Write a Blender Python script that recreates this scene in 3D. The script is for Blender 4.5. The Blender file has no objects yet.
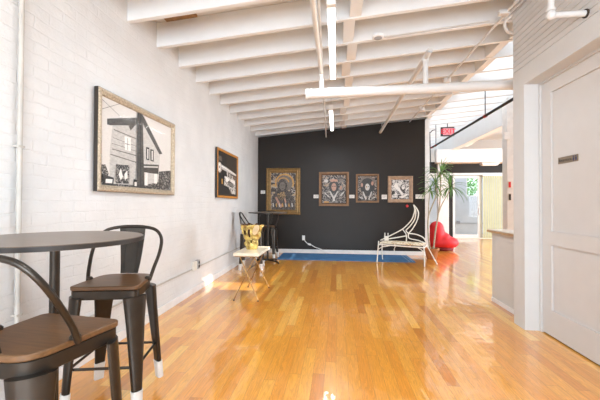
import bpy, bmesh, math, random
from mathutils import Vector, Matrix, noise
random.seed(7)
S = bpy.context.scene
COL = S.collection
PI = math.pi

# ------------------------------------------------------------------ materials
def lin(c):
    f = lambda v: v / 12.92 if v <= .04045 else ((v + .055) / 1.055) ** 2.4
    return (f(c[0] / 255), f(c[1] / 255), f(c[2] / 255), 1)

def mat(name, rgb, rough=.5, metal=0, vary=.06, scale=8, bump=0, bscale=40, coat=0, spec=None, stretch=None):
    """principled surface with a little procedural tint variation, optional bump"""
    m = bpy.data.materials.new(name); m.use_nodes = True
    n = m.node_tree.nodes; l = m.node_tree.links
    b = n['Principled BSDF']
    c = lin(rgb)
    tc = n.new('ShaderNodeTexCoord')
    src = tc.outputs['Object']
    if stretch:
        mp = n.new('ShaderNodeMapping'); mp.inputs['Scale'].default_value = stretch
        l.new(src, mp.inputs['Vector']); src = mp.outputs[0]
    nz = n.new('ShaderNodeTexNoise'); nz.inputs['Scale'].default_value = scale; nz.inputs['Detail'].default_value = 4
    l.new(src, nz.inputs['Vector'])
    rp = n.new('ShaderNodeValToRGB')
    rp.color_ramp.elements[0].position = .3; rp.color_ramp.elements[1].position = .7
    rp.color_ramp.elements[0].color = [max(0, x * (1 - vary)) for x in c[:3]] + [1]
    rp.color_ramp.elements[1].color = [min(1, x * (1 + vary)) for x in c[:3]] + [1]
    l.new(nz.outputs['Fac'], rp.inputs[0]); l.new(rp.outputs[0], b.inputs['Base Color'])
    b.inputs['Roughness'].default_value = rough; b.inputs['Metallic'].default_value = metal
    if coat: b.inputs['Coat Weight'].default_value = coat; b.inputs['Coat Roughness'].default_value = .06
    if spec is not None: b.inputs['Specular IOR Level'].default_value = spec
    if bump:
        n2 = n.new('ShaderNodeTexNoise'); n2.inputs['Scale'].default_value = bscale; n2.inputs['Detail'].default_value = 4
        l.new(src, n2.inputs['Vector'])
        bp = n.new('ShaderNodeBump'); bp.inputs['Strength'].default_value = bump; bp.inputs['Distance'].default_value = .01
        l.new(n2.outputs['Fac'], bp.inputs['Height']); l.new(bp.outputs[0], b.inputs['Normal'])
    return m

def emit(name, rgb, strength):
    m = bpy.data.materials.new(name); m.use_nodes = True
    n = m.node_tree.nodes; l = m.node_tree.links
    b = n['Principled BSDF']
    b.inputs['Base Color'].default_value = lin(rgb)
    b.inputs['Emission Color'].default_value = lin(rgb); b.inputs['Emission Strength'].default_value = strength
    return m

def brick_mat(name, rgb, axis, rough=.55, strength=.42, bh=.078, bw=.225):
    """painted brick: running bond in the wall's plane, rough courses, chipped joints"""
    m = mat(name, rgb, rough, vary=.05, scale=3)
    n = m.node_tree.nodes; l = m.node_tree.links; b = n['Principled BSDF']
    tc = n.new('ShaderNodeTexCoord'); sp = n.new('ShaderNodeSeparateXYZ'); l.new(tc.outputs['Object'], sp.inputs[0])
    cb = n.new('ShaderNodeCombineXYZ')
    l.new(sp.outputs[axis], cb.inputs[0]); l.new(sp.outputs[2], cb.inputs[1])
    wob = n.new('ShaderNodeTexNoise'); wob.inputs['Scale'].default_value = 9; wob.inputs['Detail'].default_value = 3
    l.new(tc.outputs['Object'], wob.inputs['Vector'])
    sc = n.new('ShaderNodeVectorMath'); sc.operation = 'MULTIPLY_ADD'
    sc.inputs[1].default_value = (.03, .03, .0); l.new(wob.outputs['Color'], sc.inputs[0]); l.new(cb.outputs[0], sc.inputs[2])
    br = n.new('ShaderNodeTexBrick'); br.inputs['Scale'].default_value = 1
    br.inputs['Brick Width'].default_value = bw; br.inputs['Row Height'].default_value = bh
    br.inputs['Mortar Size'].default_value = .007; br.inputs['Mortar Smooth'].default_value = .7
    l.new(sc.outputs[0], br.inputs['Vector'])
    inv = n.new('ShaderNodeMath'); inv.operation = 'SUBTRACT'; inv.inputs[0].default_value = 1; l.new(br.outputs['Fac'], inv.inputs[1])
    n2 = n.new('ShaderNodeTexNoise'); n2.inputs['Scale'].default_value = 38; n2.inputs['Detail'].default_value = 6; n2.inputs['Roughness'].default_value = .65
    l.new(tc.outputs['Object'], n2.inputs['Vector'])
    n3 = n.new('ShaderNodeTexNoise'); n3.inputs['Scale'].default_value = 6; n3.inputs['Detail'].default_value = 3
    l.new(tc.outputs['Object'], n3.inputs['Vector'])
    # joints vanish under thick paint in places
    mk = n.new('ShaderNodeMapRange'); mk.inputs[1].default_value = .38; mk.inputs[2].default_value = .62; mk.inputs[3].default_value = .25
    l.new(n3.outputs['Fac'], mk.inputs[0])
    a1 = n.new('ShaderNodeMath'); a1.operation = 'MULTIPLY'; l.new(inv.outputs[0], a1.inputs[0]); l.new(mk.outputs[0], a1.inputs[1])
    ad = n.new('ShaderNodeMath'); ad.operation = 'MULTIPLY_ADD'; ad.inputs[1].default_value = .9
    l.new(n2.outputs['Fac'], ad.inputs[0]); l.new(a1.outputs[0], ad.inputs[2])
    bp = n.new('ShaderNodeBump'); bp.inputs['Strength'].default_value = strength; bp.inputs['Distance'].default_value = .012
    l.new(ad.outputs[0], bp.inputs['Height']); l.new(bp.outputs[0], b.inputs['Normal'])
    return m

def floor_mat():
    m = bpy.data.materials.new('oak_floor'); m.use_nodes = True
    n = m.node_tree.nodes; l = m.node_tree.links; b = n['Principled BSDF']
    def math_(op, a, c=None, d=None):
        x = n.new('ShaderNodeMath'); x.operation = op
        for i, v in enumerate((a, c, d)):
            if v is None: continue
            if isinstance(v, (int, float)): x.inputs[i].default_value = v
            else: l.new(v, x.inputs[i])
        return x.outputs[0]
    tc = n.new('ShaderNodeTexCoord'); sp = n.new('ShaderNodeSeparateXYZ'); l.new(tc.outputs['Object'], sp.inputs[0])
    px = math_('DIVIDE', sp.outputs[0], .083); row = math_('FLOOR', px); fx = math_('FRACT', px)
    w1 = n.new('ShaderNodeTexWhiteNoise'); w1.noise_dimensions = '1D'; l.new(row, w1.inputs['W'])
    py = math_('ADD', math_('DIVIDE', sp.outputs[1], 1.05), math_('MULTIPLY', w1.outputs['Value'], 9.3))
    col = math_('FLOOR', py); fy = math_('FRACT', py)
    cv = n.new('ShaderNodeCombineXYZ'); l.new(row, cv.inputs[0]); l.new(col, cv.inputs[1])
    w2 = n.new('ShaderNodeTexWhiteNoise'); w2.noise_dimensions = '2D'; l.new(cv.outputs[0], w2.inputs['Vector'])
    rp = n.new('ShaderNodeValToRGB'); e = rp.color_ramp.elements
    e[0].position = 0; e[0].color = lin((210, 130, 36)); e[1].position = 1; e[1].color = lin((252, 194, 92))
    k = e.new(.12); k.color = lin((230, 151, 46)); k = e.new(.85); k.color = lin((243, 172, 66))
    l.new(w2.outputs['Value'], rp.inputs[0])
    # grain: stretched along the plank, a different stretch of wood on every plank
    gv = n.new('ShaderNodeCombineXYZ')
    l.new(math_('MULTIPLY', sp.outputs[0], 26), gv.inputs[0]); l.new(math_('MULTIPLY', sp.outputs[1], 1.6), gv.inputs[1])
    l.new(math_('MULTIPLY', w2.outputs['Value'], 60), gv.inputs[2])
    g = n.new('ShaderNodeTexNoise'); g.inputs['Scale'].default_value = 1; g.inputs['Detail'].default_value = 5; g.inputs['Distortion'].default_value = .6
    l.new(gv.outputs[0], g.inputs['Vector'])
    rings = math_('FRACT', math_('MULTIPLY', g.outputs['Fac'], 9))
    rr = n.new('ShaderNodeMapRange'); l.new(rings, rr.inputs[0]); rr.inputs[3].default_value = .80; rr.inputs[4].default_value = 1.08
    fine = n.new('ShaderNodeTexNoise'); fine.inputs['Scale'].default_value = 1; fine.inputs['Detail'].default_value = 3
    fv = n.new('ShaderNodeCombineXYZ')
    l.new(math_('MULTIPLY', sp.outputs[0], 260), fv.inputs[0]); l.new(math_('MULTIPLY', sp.outputs[1], 9), fv.inputs[1]); l.new(w2.outputs['Value'], fv.inputs[2])
    l.new(fv.outputs[0], fine.inputs['Vector'])
    fr = n.new('ShaderNodeMapRange'); l.new(fine.outputs['Fac'], fr.inputs[0]); fr.inputs[3].default_value = .88; fr.inputs[4].default_value = 1.1
    gap = math_('MAXIMUM', math_('LESS_THAN', fx, .022), math_('LESS_THAN', fy, .0025))
    gm = math_('SUBTRACT', 1, math_('MULTIPLY', gap, .45))
    tot = math_('MULTIPLY', math_('MULTIPLY', rr.outputs[0], fr.outputs[0]), gm)
    vm = n.new('ShaderNodeVectorMath'); vm.operation = 'SCALE'; l.new(rp.outputs[0], vm.inputs[0]); l.new(tot, vm.inputs['Scale'])
    l.new(vm.outputs[0], b.inputs['Base Color'])
    b.inputs['Roughness'].default_value = .30
    b.inputs['Coat Weight'].default_value = 1; b.inputs['Coat Roughness'].default_value = .06; b.inputs['Coat IOR'].default_value = 1.7
    # old finish: slightly wavy boards
    wv = n.new('ShaderNodeTexNoise'); wv.inputs['Scale'].default_value = 1; wv.inputs['Detail'].default_value = 2
    wc = n.new('ShaderNodeCombineXYZ'); l.new(math_('MULTIPLY', sp.outputs[0], 11), wc.inputs[0]); l.new(math_('MULTIPLY', sp.outputs[1], 5), wc.inputs[1])
    l.new(wc.outputs[0], wv.inputs['Vector'])
    hh = math_('ADD', math_('MULTIPLY', wv.outputs['Fac'], 1.0), math_('MULTIPLY', gap, -.12))
    hh = math_('ADD', hh, math_('MULTIPLY', w2.outputs['Value'], .05))
    bp = n.new('ShaderNodeBump'); bp.inputs['Strength'].default_value = .42; bp.inputs["Distance"].default_value = .008
    l.new(hh, bp.inputs['Height'])
    l.new(bp.outputs[0], b.inputs['Normal']); l.new(bp.outputs[0], b.inputs['Coat Normal'])
    return m

def woodcut_mat(name, dark, light, scale, seed, accent=None, thr=.5):
    """black-and-white print: wavering carved strokes"""
    m = bpy.data.materials.new(name); m.use_nodes = True
    n = m.node_tree.nodes; l = m.node_tree.links; b = n['Principled BSDF']
    tc = n.new('ShaderNodeTexCoord'); mp = n.new('ShaderNodeMapping'); mp.inputs['Location'].default_value = (seed, seed * .7, seed * 1.3)
    l.new(tc.outputs['Object'], mp.inputs['Vector'])
    nz = n.new('ShaderNodeTexNoise'); nz.inputs['Scale'].default_value = scale; nz.inputs['Detail'].default_value = 3; nz.inputs['Distortion'].default_value = 2.2
    l.new(mp.outputs[0], nz.inputs['Vector'])
    rp = n.new('ShaderNodeValToRGB'); e = rp.color_ramp.elements
    e[0].position = thr - .03; e[0].color = lin(dark); e[1].position = thr + .03; e[1].color = lin(light)
    if accent: k = e.new(thr + .1); k.color = lin(accent)
    l.new(nz.outputs['Fac'], rp.inputs[0]); l.new(rp.outputs[0], b.inputs['Base Color'])
    b.inputs['Roughness'].default_value = .5
    return m

def glass_mat(name, tint=(1, 1, 1, 1), k=.7, k0=.03):
    m = bpy.data.materials.new(name); m.use_nodes = True
    n = m.node_tree.nodes; l = m.node_tree.links
    n.remove(n['Principled BSDF'])
    t = n.new('ShaderNodeBsdfTransparent'); t.inputs[0].default_value = tint
    g = n.new('ShaderNodeBsdfGlossy'); g.inputs['Roughness'].default_value = .02
    lw = n.new('ShaderNodeLayerWeight'); pw = n.new('ShaderNodeMath'); pw.operation = 'POWER'; pw.inputs[1].default_value = 5
    l.new(lw.outputs['Facing'], pw.inputs[0])
    f = n.new('ShaderNodeMath'); f.operation = 'MULTIPLY_ADD'; f.inputs[1].default_value = k; f.inputs[2].default_value = k0; l.new(pw.outputs[0], f.inputs[0])
    x = n.new('ShaderNodeMixShader'); l.new(f.outputs[0], x.inputs[0]); l.new(t.outputs[0], x.inputs[1]); l.new(g.outputs[0], x.inputs[2])
    l.new(x.outputs[0], n['Material Output'].inputs[0])
    return m

def translucent_mat(name, rgb):
    m = bpy.data.materials.new(name); m.use_nodes = True
    n = m.node_tree.nodes; l = m.node_tree.links
    n.remove(n['Principled BSDF'])
    tc = n.new('ShaderNodeTexCoord'); w = n.new('ShaderNodeTexWave'); w.inputs['Scale'].default_value = 9; w.bands_direction = 'Y'
    l.new(tc.outputs['Object'], w.inputs['Vector'])
    rp = n.new('ShaderNodeValToRGB'); c = lin(rgb)
    rp.color_ramp.elements[0].color = [v * .93 for v in c[:3]] + [1]; rp.color_ramp.elements[1].color = c
    l.new(w.outputs['Fac'], rp.inputs[0])
    t = n.new('ShaderNodeBsdfTranslucent'); d = n.new('ShaderNodeBsdfDiffuse')
    l.new(rp.outputs[0], t.inputs[0]); l.new(rp.outputs[0], d.inputs[0])
    x = n.new('ShaderNodeMixShader'); x.inputs[0].default_value = .3
    l.new(t.outputs[0], x.inputs[1]); l.new(d.outputs[0], x.inputs[2]); l.new(x.outputs[0], n['Material Output'].inputs[0])
    return m

M = {}
M['brick'] = brick_mat('white_painted_brick', (216, 216, 215), 1)
M['plaster'] = mat('white_painted_wall', (203, 202, 200), .55, vary=.015, bump=.08, bscale=30)
M['ceil'] = mat('white_painted_timber', (222, 222, 221), .6, vary=.02, scale=5, bump=.15, bscale=25)
M['deck'] = mat('white_painted_boards', (216, 215, 213), .65, vary=.02, scale=4, bump=.1)
M['rawwood'] = mat('bare_old_timber', (150, 115, 75), .7, vary=.3, scale=20)
M['trim'] = mat('white_gloss_trim', (232, 231, 229), .35)
M['dark'] = mat('charcoal_wall_paint', (42, 36, 31), .45, vary=.04, scale=2, bump=.04, bscale=60, spec=.25)
M['floor'] = floor_mat()
M['door'] = mat('door_paint', (201, 198, 195), .4, vary=.015)
M['black'] = mat('black_rubber', (22, 22, 22), .6)
M['gun'] = mat('gunmetal_paint', (62, 56, 50), .36, metal=.75, vary=.12, scale=14)
M['tabletop'] = mat('dark_walnut_top', (110, 94, 80), .30, vary=.15, scale=9, stretch=(1, 8, 8))
M['tablerim'] = mat('black_table_edge', (38, 33, 29), .45)
M['seat'] = mat('brown_elm_seat', (100, 70, 42), .42, vary=.22, scale=7, stretch=(1.2, 12, 12))
M['white_cap'] = mat('white_foot_cap', (222, 219, 214), .5)
M['pipe'] = mat('white_painted_pipe', (212, 210, 207), .42, vary=.02)
M['rustpipe'] = mat('old_white_conduit', (186, 181, 173), .5, vary=.14, scale=4)
M['blackpipe'] = mat('dark_iron_pipe', (45, 48, 50), .45, metal=.3)
M['redcap'] = mat('red_pipe_fitting', (150, 55, 45), .5)
M['metal'] = mat('galvanised_metal', (168, 168, 168), .35, metal=.8)
M['grey'] = mat('grey_grille', (150, 154, 160), .5)
M['gold_orn'] = mat('antique_gold_frame', (176, 132, 66), .34, metal=.55, vary=.3, scale=45, bump=.5, bscale=90)
M['gold_frame'] = mat('carved_gilt_frame', (138, 108, 64), .42, metal=.3, vary=.28, scale=22, bump=.3, bscale=70)
M['silver_orn'] = mat('champagne_ornate_frame', (186, 170, 146), .36, metal=.4, vary=.35, scale=70, bump=.7, bscale=110)
M['frame_side'] = mat('dark_frame_side', (48, 40, 33), .5)
M['wood_frame'] = mat('brown_wood_frame', (134, 98, 62), .5, vary=.2, scale=14, bump=.1)
M['pale_frame'] = mat('weathered_wood_frame', (168, 138, 112), .55, vary=.22, scale=16, bump=.15)
M['orange_frame'] = mat('honey_wood_frame', (190, 128, 54), .35, vary=.12)
M['mat_dark'] = mat('dark_brown_liner', (66, 46, 30), .6)  # plain dark brown liner inside two of the print frames
M['card'] = mat('label_card', (236, 233, 228), .6)
M['cardink'] = mat('label_print', (90, 86, 82), .6)
M['red_dot'] = mat('red_sticker', (214, 48, 52), .5)
M['rug'] = mat('blue_rug', (74, 116, 158), .9, vary=.28, scale=16, bump=.4, bscale=150, spec=.1, stretch=(.35, 3, 1))
M['rugline'] = mat('pale_blue_yarn', (128, 152, 176), .9, spec=.1)
M['brass'] = mat('brushed_brass', (146, 110, 66), .3, metal=.85)
M['marble'] = mat('cream_marble', (238, 228, 206), .3, vary=.04, scale=5)
M['goldvase'] = mat('crumpled_gold', (228, 178, 104), .26, metal=.45, vary=.75, scale=13, bump=.9, bscale=22)
M['vasein'] = mat('gold_inside_painted_shade', (74, 44, 20), .5, metal=.3)  # gold inside of the vase, its shade painted as dark brown
M['creamgold'] = mat('pale_gold_leaf', (232, 205, 160), .35, metal=.4, vary=.15, scale=14)
M['iron'] = mat('white_wrought_iron', (232, 228, 218), .4)
M['cushion'] = woodcut_mat('floral_cushion', (226, 216, 194), (178, 138, 78), 11, 2, (200, 176, 130), .56)
M['petal'] = mat('brown_floral_print', (178, 138, 78), .85, vary=.3, scale=30)
M['red'] = mat('red_upholstery', (226, 44, 50), .65, vary=.06)
M['darkred'] = mat('dark_red_base', (130, 22, 26), .6)
M['terra'] = mat('terracotta', (176, 110, 62), .7, vary=.1)
M['soil'] = mat('potting_soil', (60, 45, 35), .9, vary=.3)
M['stem'] = mat('pale_cane_stem', (176, 164, 140), .7, vary=.2, scale=30)
M['leaf'] = mat('green_strap_leaf', (98, 140, 66), .45, vary=.4, scale=9)
M['tree'] = mat('garden_foliage', (118, 176, 86), .6, vary=.5, scale=4)
M['bark'] = mat('garden_bark', (92, 76, 58), .8)
M['greybrick'] = brick_mat('grey_painted_brick', (196, 202, 210), 0, strength=.5, bh=.2, bw=.42)
M['patio'] = mat('tan_paving', (190, 168, 146), .8)
M['blind'] = mat('pale_green_blind', (206, 206, 170), .8, vary=.04)
M['glass'] = glass_mat('clear_glass', k=.5, k0=.008)
M['museum'] = glass_mat('low_reflection_glass', k=.05, k0=.002)
M['panel'] = translucent_mat('corrugated_rooflight', (206, 212, 218))
M['led'] = emit('led_diffuser', (255, 250, 242), 6)
M['exitred'] = emit('lit_exit_letters', (200, 16, 44), .5)
M['exitface'] = mat('exit_sign_face', (226, 150, 158), .4)
M['bronze'] = mat('bronze_plaque', (134, 118, 98), .4, metal=.3, vary=.12, scale=60)
M['plaqueink'] = mat('dark_engraving', (42, 36, 32), .5)
M['blueink'] = mat('navy_symbol', (40, 44, 84), .5)
M['shelfwood'] = mat('tan_counter_edge', (176, 146, 112), .45, vary=.15, scale=12)
M['countertop'] = mat('pale_countertop', (226, 222, 214), .3)
M['cream'] = mat('cream_plastic', (224, 220, 210), .4)

# ------------------------------------------------------------------ geometry helpers
def box(bm, x0, x1, y0, y1, z0, z1):
    vs = [bm.verts.new(p) for p in ((x0, y0, z0), (x1, y0, z0), (x1, y1, z0), (x0, y1, z0), (x0, y0, z1), (x1, y0, z1), (x1, y1, z1), (x0, y1, z1))]
    for f in ((3, 2, 1, 0), (4, 5, 6, 7), (0, 1, 5, 4), (1, 2, 6, 5), (2, 3, 7, 6), (3, 0, 4, 7)):
        bm.faces.new([vs[i] for i in f])
    return vs

def prism(bm, poly, axis, a, b):
    """outline in the plane across `axis`, swept from a to b"""
    def P(p, t):
        return {'x': (t, p[0], p[1]), 'y': (p[0], t, p[1]), 'z': (p[0], p[1], t)}[axis]
    A = [bm.verts.new(P(p, a)) for p in poly]; B = [bm.verts.new(P(p, b)) for p in poly]
    bm.faces.new(A[::-1]); bm.faces.new(B)
    for i in range(len(poly)):
        j = (i + 1) % len(poly); bm.faces.new((A[i], A[j], B[j], B[i]))

def tube(bm, pts, r, n=10, closed=False):
    pts = [Vector(p) for p in pts]
    N = len(pts); rs = r if isinstance(r, (list, tuple)) else [r] * N
    rings = []; ref = None
    for i, p in enumerate(pts):
        if closed: t = pts[(i + 1) % N] - pts[i - 1]
        else: t = pts[min(i + 1, N - 1)] - pts[max(i - 1, 0)]
        t.normalize()
        if ref is None: ref = t.orthogonal().normalized()
        ref = (ref - t * ref.dot(t)).normalized(); q = t.cross(ref)
        rings.append([bm.verts.new(p + (ref * math.cos(2 * PI * k / n) + q * math.sin(2 * PI * k / n)) * rs[i]) for k in range(n)])
    for i in range(N if closed else N - 1):
        A, B = rings[i], rings[(i + 1) % N]
        for k in range(n): bm.faces.new((A[k], A[(k + 1) % n], B[(k + 1) % n], B[k]))
    if not closed: bm.faces.new(rings[0][::-1]); bm.faces.new(rings[-1])

def lathe(bm, prof, n=24, c=(0, 0), cap=True):
    rings = [[bm.verts.new((c[0] + r * math.cos(2 * PI * k / n), c[1] + r * math.sin(2 * PI * k / n), z)) for k in range(n)] for r, z in prof]
    for A, B in zip(rings, rings[1:]):
        for k in range(n): bm.faces.new((A[k], A[(k + 1) % n], B[(k + 1) % n], B[k]))
    if cap: bm.faces.new(rings[0][::-1]); bm.faces.new(rings[-1])

def spline(P, n=8, closed=False):
    P = [Vector(p) for p in P]; out = []; L = len(P)
    g = (lambda i: P[i % L]) if closed else (lambda i: P[max(0, min(L - 1, i))])
    for i in range(L if closed else L - 1):
        a, b, c, d = g(i - 1), g(i), g(i + 1), g(i + 2)
        for k in range(n):
            t = k / n
            out.append(.5 * ((2 * b) + (c - a) * t + (2 * a - 5 * b + 4 * c - d) * t * t + (3 * b - a - 3 * c + d) * t ** 3))
    if not closed: out.append(P[-1])
    return out

def rounded(corners, r, n=5):
    """2D polygon with rounded corners"""
    out = []; L = len(corners)
    for i in range(L):
        p = Vector(corners[i]); a = Vector(corners[i - 1]); b = Vector(corners[(i + 1) % L])
        ri = r[i] if isinstance(r, (list, tuple)) else r
        u = p + (a - p).normalized() * ri; v = p + (b - p).normalized() * ri
        for k in range(n + 1):
            t = k / n; q = u * (1 - t) ** 2 + p * 2 * t * (1 - t) + v * t * t; out.append((q.x, q.y))
    return out

def obj(name, bm, m, parent=None, smooth=False, bevel=0, label=None, recalc=True, seg=2, angle=40):
    if recalc: bmesh.ops.recalc_face_normals(bm, faces=bm.faces[:])
    me = bpy.data.meshes.new(name); bm.to_mesh(me); bm.free()
    for x in (m if isinstance(m, (list, tuple)) else [m]): me.materials.append(x)
    if smooth:
        me.shade_smooth()
        me.set_sharp_from_angle(angle=math.radians(angle))
    o = bpy.data.objects.new(name, me); COL.objects.link(o)
    if parent: o.parent = parent
    if bevel:
        b = o.modifiers.new('bevel', 'BEVEL'); b.width = bevel; b.segments = seg; b.limit_method = 'ANGLE'
    if label: o['label'] = label
    return o

def NB(): return bmesh.new()

def B(name, m, parent, *boxes, bevel=0, label=None):
    bm = NB()
    for b in boxes: box(bm, *b)
    return obj(name, bm, m, parent, bevel=bevel, label=label)

def T(name, m, parent, pts, r, n=10, label=None, closed=False):
    bm = NB(); tube(bm, pts, r, n, closed)
    return obj(name, bm, m, parent, smooth=True, label=label)

def thing(name, label, cat, loc=(0, 0, 0), rz=0, group=None):
    o = bpy.data.objects.new(name, None); COL.objects.link(o)
    o.empty_display_size = .1
    o.location = loc; o.rotation_euler = (0, 0, rz)
    return tag(o, label, cat, group)

def tag(o, label, cat, group=None):
    o['label'] = label; o['category'] = cat
    if group: o['group'] = group
    return o

def struct(o, label=None, cat=None):
    o['kind'] = 'structure'
    if label: o['label'] = label
    if cat: o['category'] = cat
    return o

KIDS = {}
def copy_tree(o, parent=None):
    c = o.copy(); COL.objects.link(c)
    if parent: c.parent = parent
    for ch in list(o.children): copy_tree(ch, c)
    return c

# ------------------------------------------------------------------ the room
WA = .0135                                  # the brick wall runs a touch out of square
xw = lambda y: -1.903 - WA * (y - 2)
XL, XR, YB, YF, YREAR, XE = -1.917, 1.83, 8.28, 12.65, -3.0, 7.5
SL = .093                                   # roof pitch
jb = lambda x: 2.895 + SL * (x - XL)        # underside of the joists
dk = lambda x: jb(x) + .265                 # underside of the roof boards

struct(B('floor', M['floor'], None, (XL - .2, XE + .2, YREAR - .2, YF, -.12, 0)), 'honey oak strip floor with a glossy finish', 'floor')

# left brick wall
bm = NB(); prism(bm, [(xw(YREAR - .2), YREAR - .2), (xw(YF + .2), YF + .2), (-2.4, YF + .2), (-2.4, YREAR - .2)], 'z', -.12, 3.2)
o = obj('wall_left', bm, M['brick']); struct(o, 'white painted brick wall with two framed pictures', 'wall')
bm = NB(); prism(bm, [(xw(YREAR), YREAR), (xw(YB), YB - .001), (xw(YB) + .016, YB - .001), (xw(YREAR) + .016, YREAR)], 'z', 0, .085)
o = obj('baseboard_left', bm, M['trim'], bevel=.004); struct(o, 'white baseboard along the brick wall', 'baseboard')

# charcoal end wall, stops short of the open area on the right
bm = NB(); prism(bm, [(xw(YB) - .05, 0), (2.112, 0), (2.112, jb(2.112) + .02), (xw(YB) - .05, jb(xw(YB)) + .02)], 'y', YB, YB + .12)
struct(obj('wall_back', bm, M['dark']), 'charcoal end wall hung with four framed prints', 'wall')
bm = NB(); prism(bm, [(2.112, 0), (2.215, 0), (2.215, jb(2.215)), (2.112, jb(2.112))], 'y', YB - .012, YB + .14)
struct(obj('trim_1', bm, M['trim'], bevel=.004), 'white end post of the charcoal wall', 'trim')
o = B('baseboard_back', M['trim'], None, (xw(YB) + .016, 2.112, YB - .018, YB, 0, .095), bevel=.004); struct(o, 'white baseboard under the charcoal wall', 'baseboard')

# right partition: plain below, grooved boards above, door recess
yc = 3.685                                  # its far corner
dy0, dy1, dz = 2.16, 3.484, 2.405           # door recess
bm = NB()
box(bm, XR, XR + .30, dy1, yc, 0, dz)
box(bm, XR, XR + .30, YREAR, dy0, 0, dz)
prof = [(XR + .30, dz), (XR, dz), (XR, 2.585)]
z = 2.585
while z < dk(XR) - .07:
    prof += [(XR + .007, z + .003), (XR + .007, z + .007), (XR, z + .010), (XR, z + .056)]; z += .056
prof += [(XR, dk(XR)), (XR + .30, dk(XR + .3))]
prism(bm, prof, 'y', YREAR, yc)
struct(obj('wall_right', bm, M['plaster']), 'white partition with grooved boards above the door', 'wall')
dr = B('door_1', M['door'], None, (XR + .165, XR + .205, dy0 + .02, dy1 - .03, .012, dz - .012))
struct(dr, 'white painted two panel door with small bronze plaque', 'door')
fx = XR + .164
for zz0, zz1 in ((.245, .848), (.975, 2.27)):        # raised stiles and rails leave two sunk panels
    pass
st = NB()
for y0, y1, z0, z1 in ((dy1 - .16, dy1 - .03, .012, dz - .012), (dy0 + .02, dy0 + .15, .012, dz - .012), (dy0 + .15, dy1 - .16, .012, .245), (dy0 + .15, dy1 - .16, .848, .975), (dy0 + .15, dy1 - .16, 2.27, dz - .012)):
    box(st, XR + .147, fx + .001, y0, y1, z0, z1)
obj('door_frame', st, M['door'], dr)
B('door_stop', M['plaster'], dr, (XR + .13, XR + .19, dy1 - .026, dy1, 0, dz - .001), (XR + .13, XR + .19, dy0 + .03, dy1 - .026, dz - .02, dz - .001))
B('threshold', M['black'], dr, (XR + .16, XR + .21, dy0 + .02, dy1 - .03, .0005, .0115))

# bronze plaque on the door
pl = thing('door_plaque', 'small bronze restroom plaque on the white door', 'sign', (XR + .1645, 3.118, 1.618), -PI / 2)
B('plate', M['bronze'], pl, (-.125, .125, -.005, 0, -.029, .029), bevel=.002)
def text(name, s, size, m, parent, loc, rot=(PI / 2, 0, 0), ext=.0006, align='CENTER'):
    c = bpy.data.curves.new(name, 'FONT'); c.body = s; c.size = size; c.extrude = ext; c.align_x = align; c.align_y = 'CENTER'
    c.materials.append(m)
    f = bpy.data.objects.new('text_source', c); COL.objects.link(f)
    bpy.context.view_layer.update()
    me = bpy.data.meshes.new_from_object(f.evaluated_get(bpy.context.evaluated_depsgraph_get()))
    bpy.data.objects.remove(f)
    o = bpy.data.objects.new(name, me); COL.objects.link(o); o.parent = parent; o.location = loc; o.rotation_euler = rot
    return o
text('lettering', 'Restrooms', .037, M['plaqueink'], pl, (-.03, -.0056, -.002))
bm = NB()
for cx, skirt in ((.073, True), (.103, False)):
    lathe_z = [(cx + .0065 * math.cos(a * PI / 6), .016 + .0065 * math.sin(a * PI / 6)) for a in range(12)]
    prism(bm, lathe_z, 'y', -.0062, -.005)
    body = [(cx - .005, .008), (cx + .005, .008), (cx + .011, -.011), (cx + .004, -.011), (cx + .004, -.022), (cx - .004, -.022), (cx - .004, -.011), (cx - .011, -.011)] if skirt else [(cx - .009, .008), (cx + .009, .008), (cx + .009, -.006), (cx + .006, -.022), (cx - .006, -.022), (cx - .009, -.006)]
    prism(bm, body, 'y', -.0062, -.005)
obj('symbol', bm, M['blueink'], pl)

# low wall with counter top beyond the partition
bm = NB(); box(bm, XR + .145, XR + .26, yc, 4.50, 0, .872)
hw = struct(obj('wall_low', bm, M['plaster']), 'low white half wall beside the door partition', 'wall')
B('counter_top', M['countertop'], hw, (XR + .105, XR + .36, yc, 4.545, .898, .908), bevel=.003)
B('counter_edge', M['shelfwood'], hw, (XR + .10, XR + .36, yc, 4.55, .872, .898), bevel=.003)
B('toe_strip', M['trim'], hw, (XR + .136, XR + .1445, yc, 4.50, 0, .05))

# ceiling: pitched boards on joists
bm = NB(); prism(bm, [(XL - .25, dk(XL - .25)), (2.30, dk(2.30)), (2.30, dk(2.30) + .08), (XL - .25, dk(XL - .25) + .08)], 'y', YREAR - .2, YF + .2)
ceil = struct(obj('ceiling', bm, M['deck']), 'white painted board ceiling on sloping timber joists', 'ceiling')
XG = 3.62                                    # girder under the joist ends
joists = []
yj = 2.845; i = -11
ys = [yj + .5125 * i for i in range(-11, 19)]
for y in ys:
    bm = NB()
    x1 = XG + .16 if y > 3.7 else XR + .3
    w = .052
    x0 = xw(y) - .03
    prism(bm, [(x0, jb(x0)), (x1, jb(x1)), (x1, dk(x1) - .001), (x0, dk(x0) - .001)], 'y', y, y + w)
    obj('joist', bm, M['ceil'], ceil, bevel=.005)
# bridging blocks between the joists
for k in range(len(ys) - 1):
    y0, y1 = ys[k] + .052, ys[k + 1]
    x = .07 + (.055 if k % 2 else 0)
    bm = NB(); prism(bm, [(x, jb(x) + .012), (x + .115, jb(x + .115) + .012), (x + .115, dk(x + .115)), (x, dk(x))], 'y', y0, y1)
    obj('bridging_block', bm, M['ceil'], ceil)
    if y0 > 3.5:
        x = 2.06 + (.07 if k % 2 else 0)
        bm = NB(); prism(bm, [(x, jb(x) + .01), (x + .11, jb(x + .11) + .01), (x + .11, dk(x + .11)), (x, dk(x))], 'y', y0, y1)
        obj('bridging_block', bm, M['ceil'], ceil)
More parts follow.
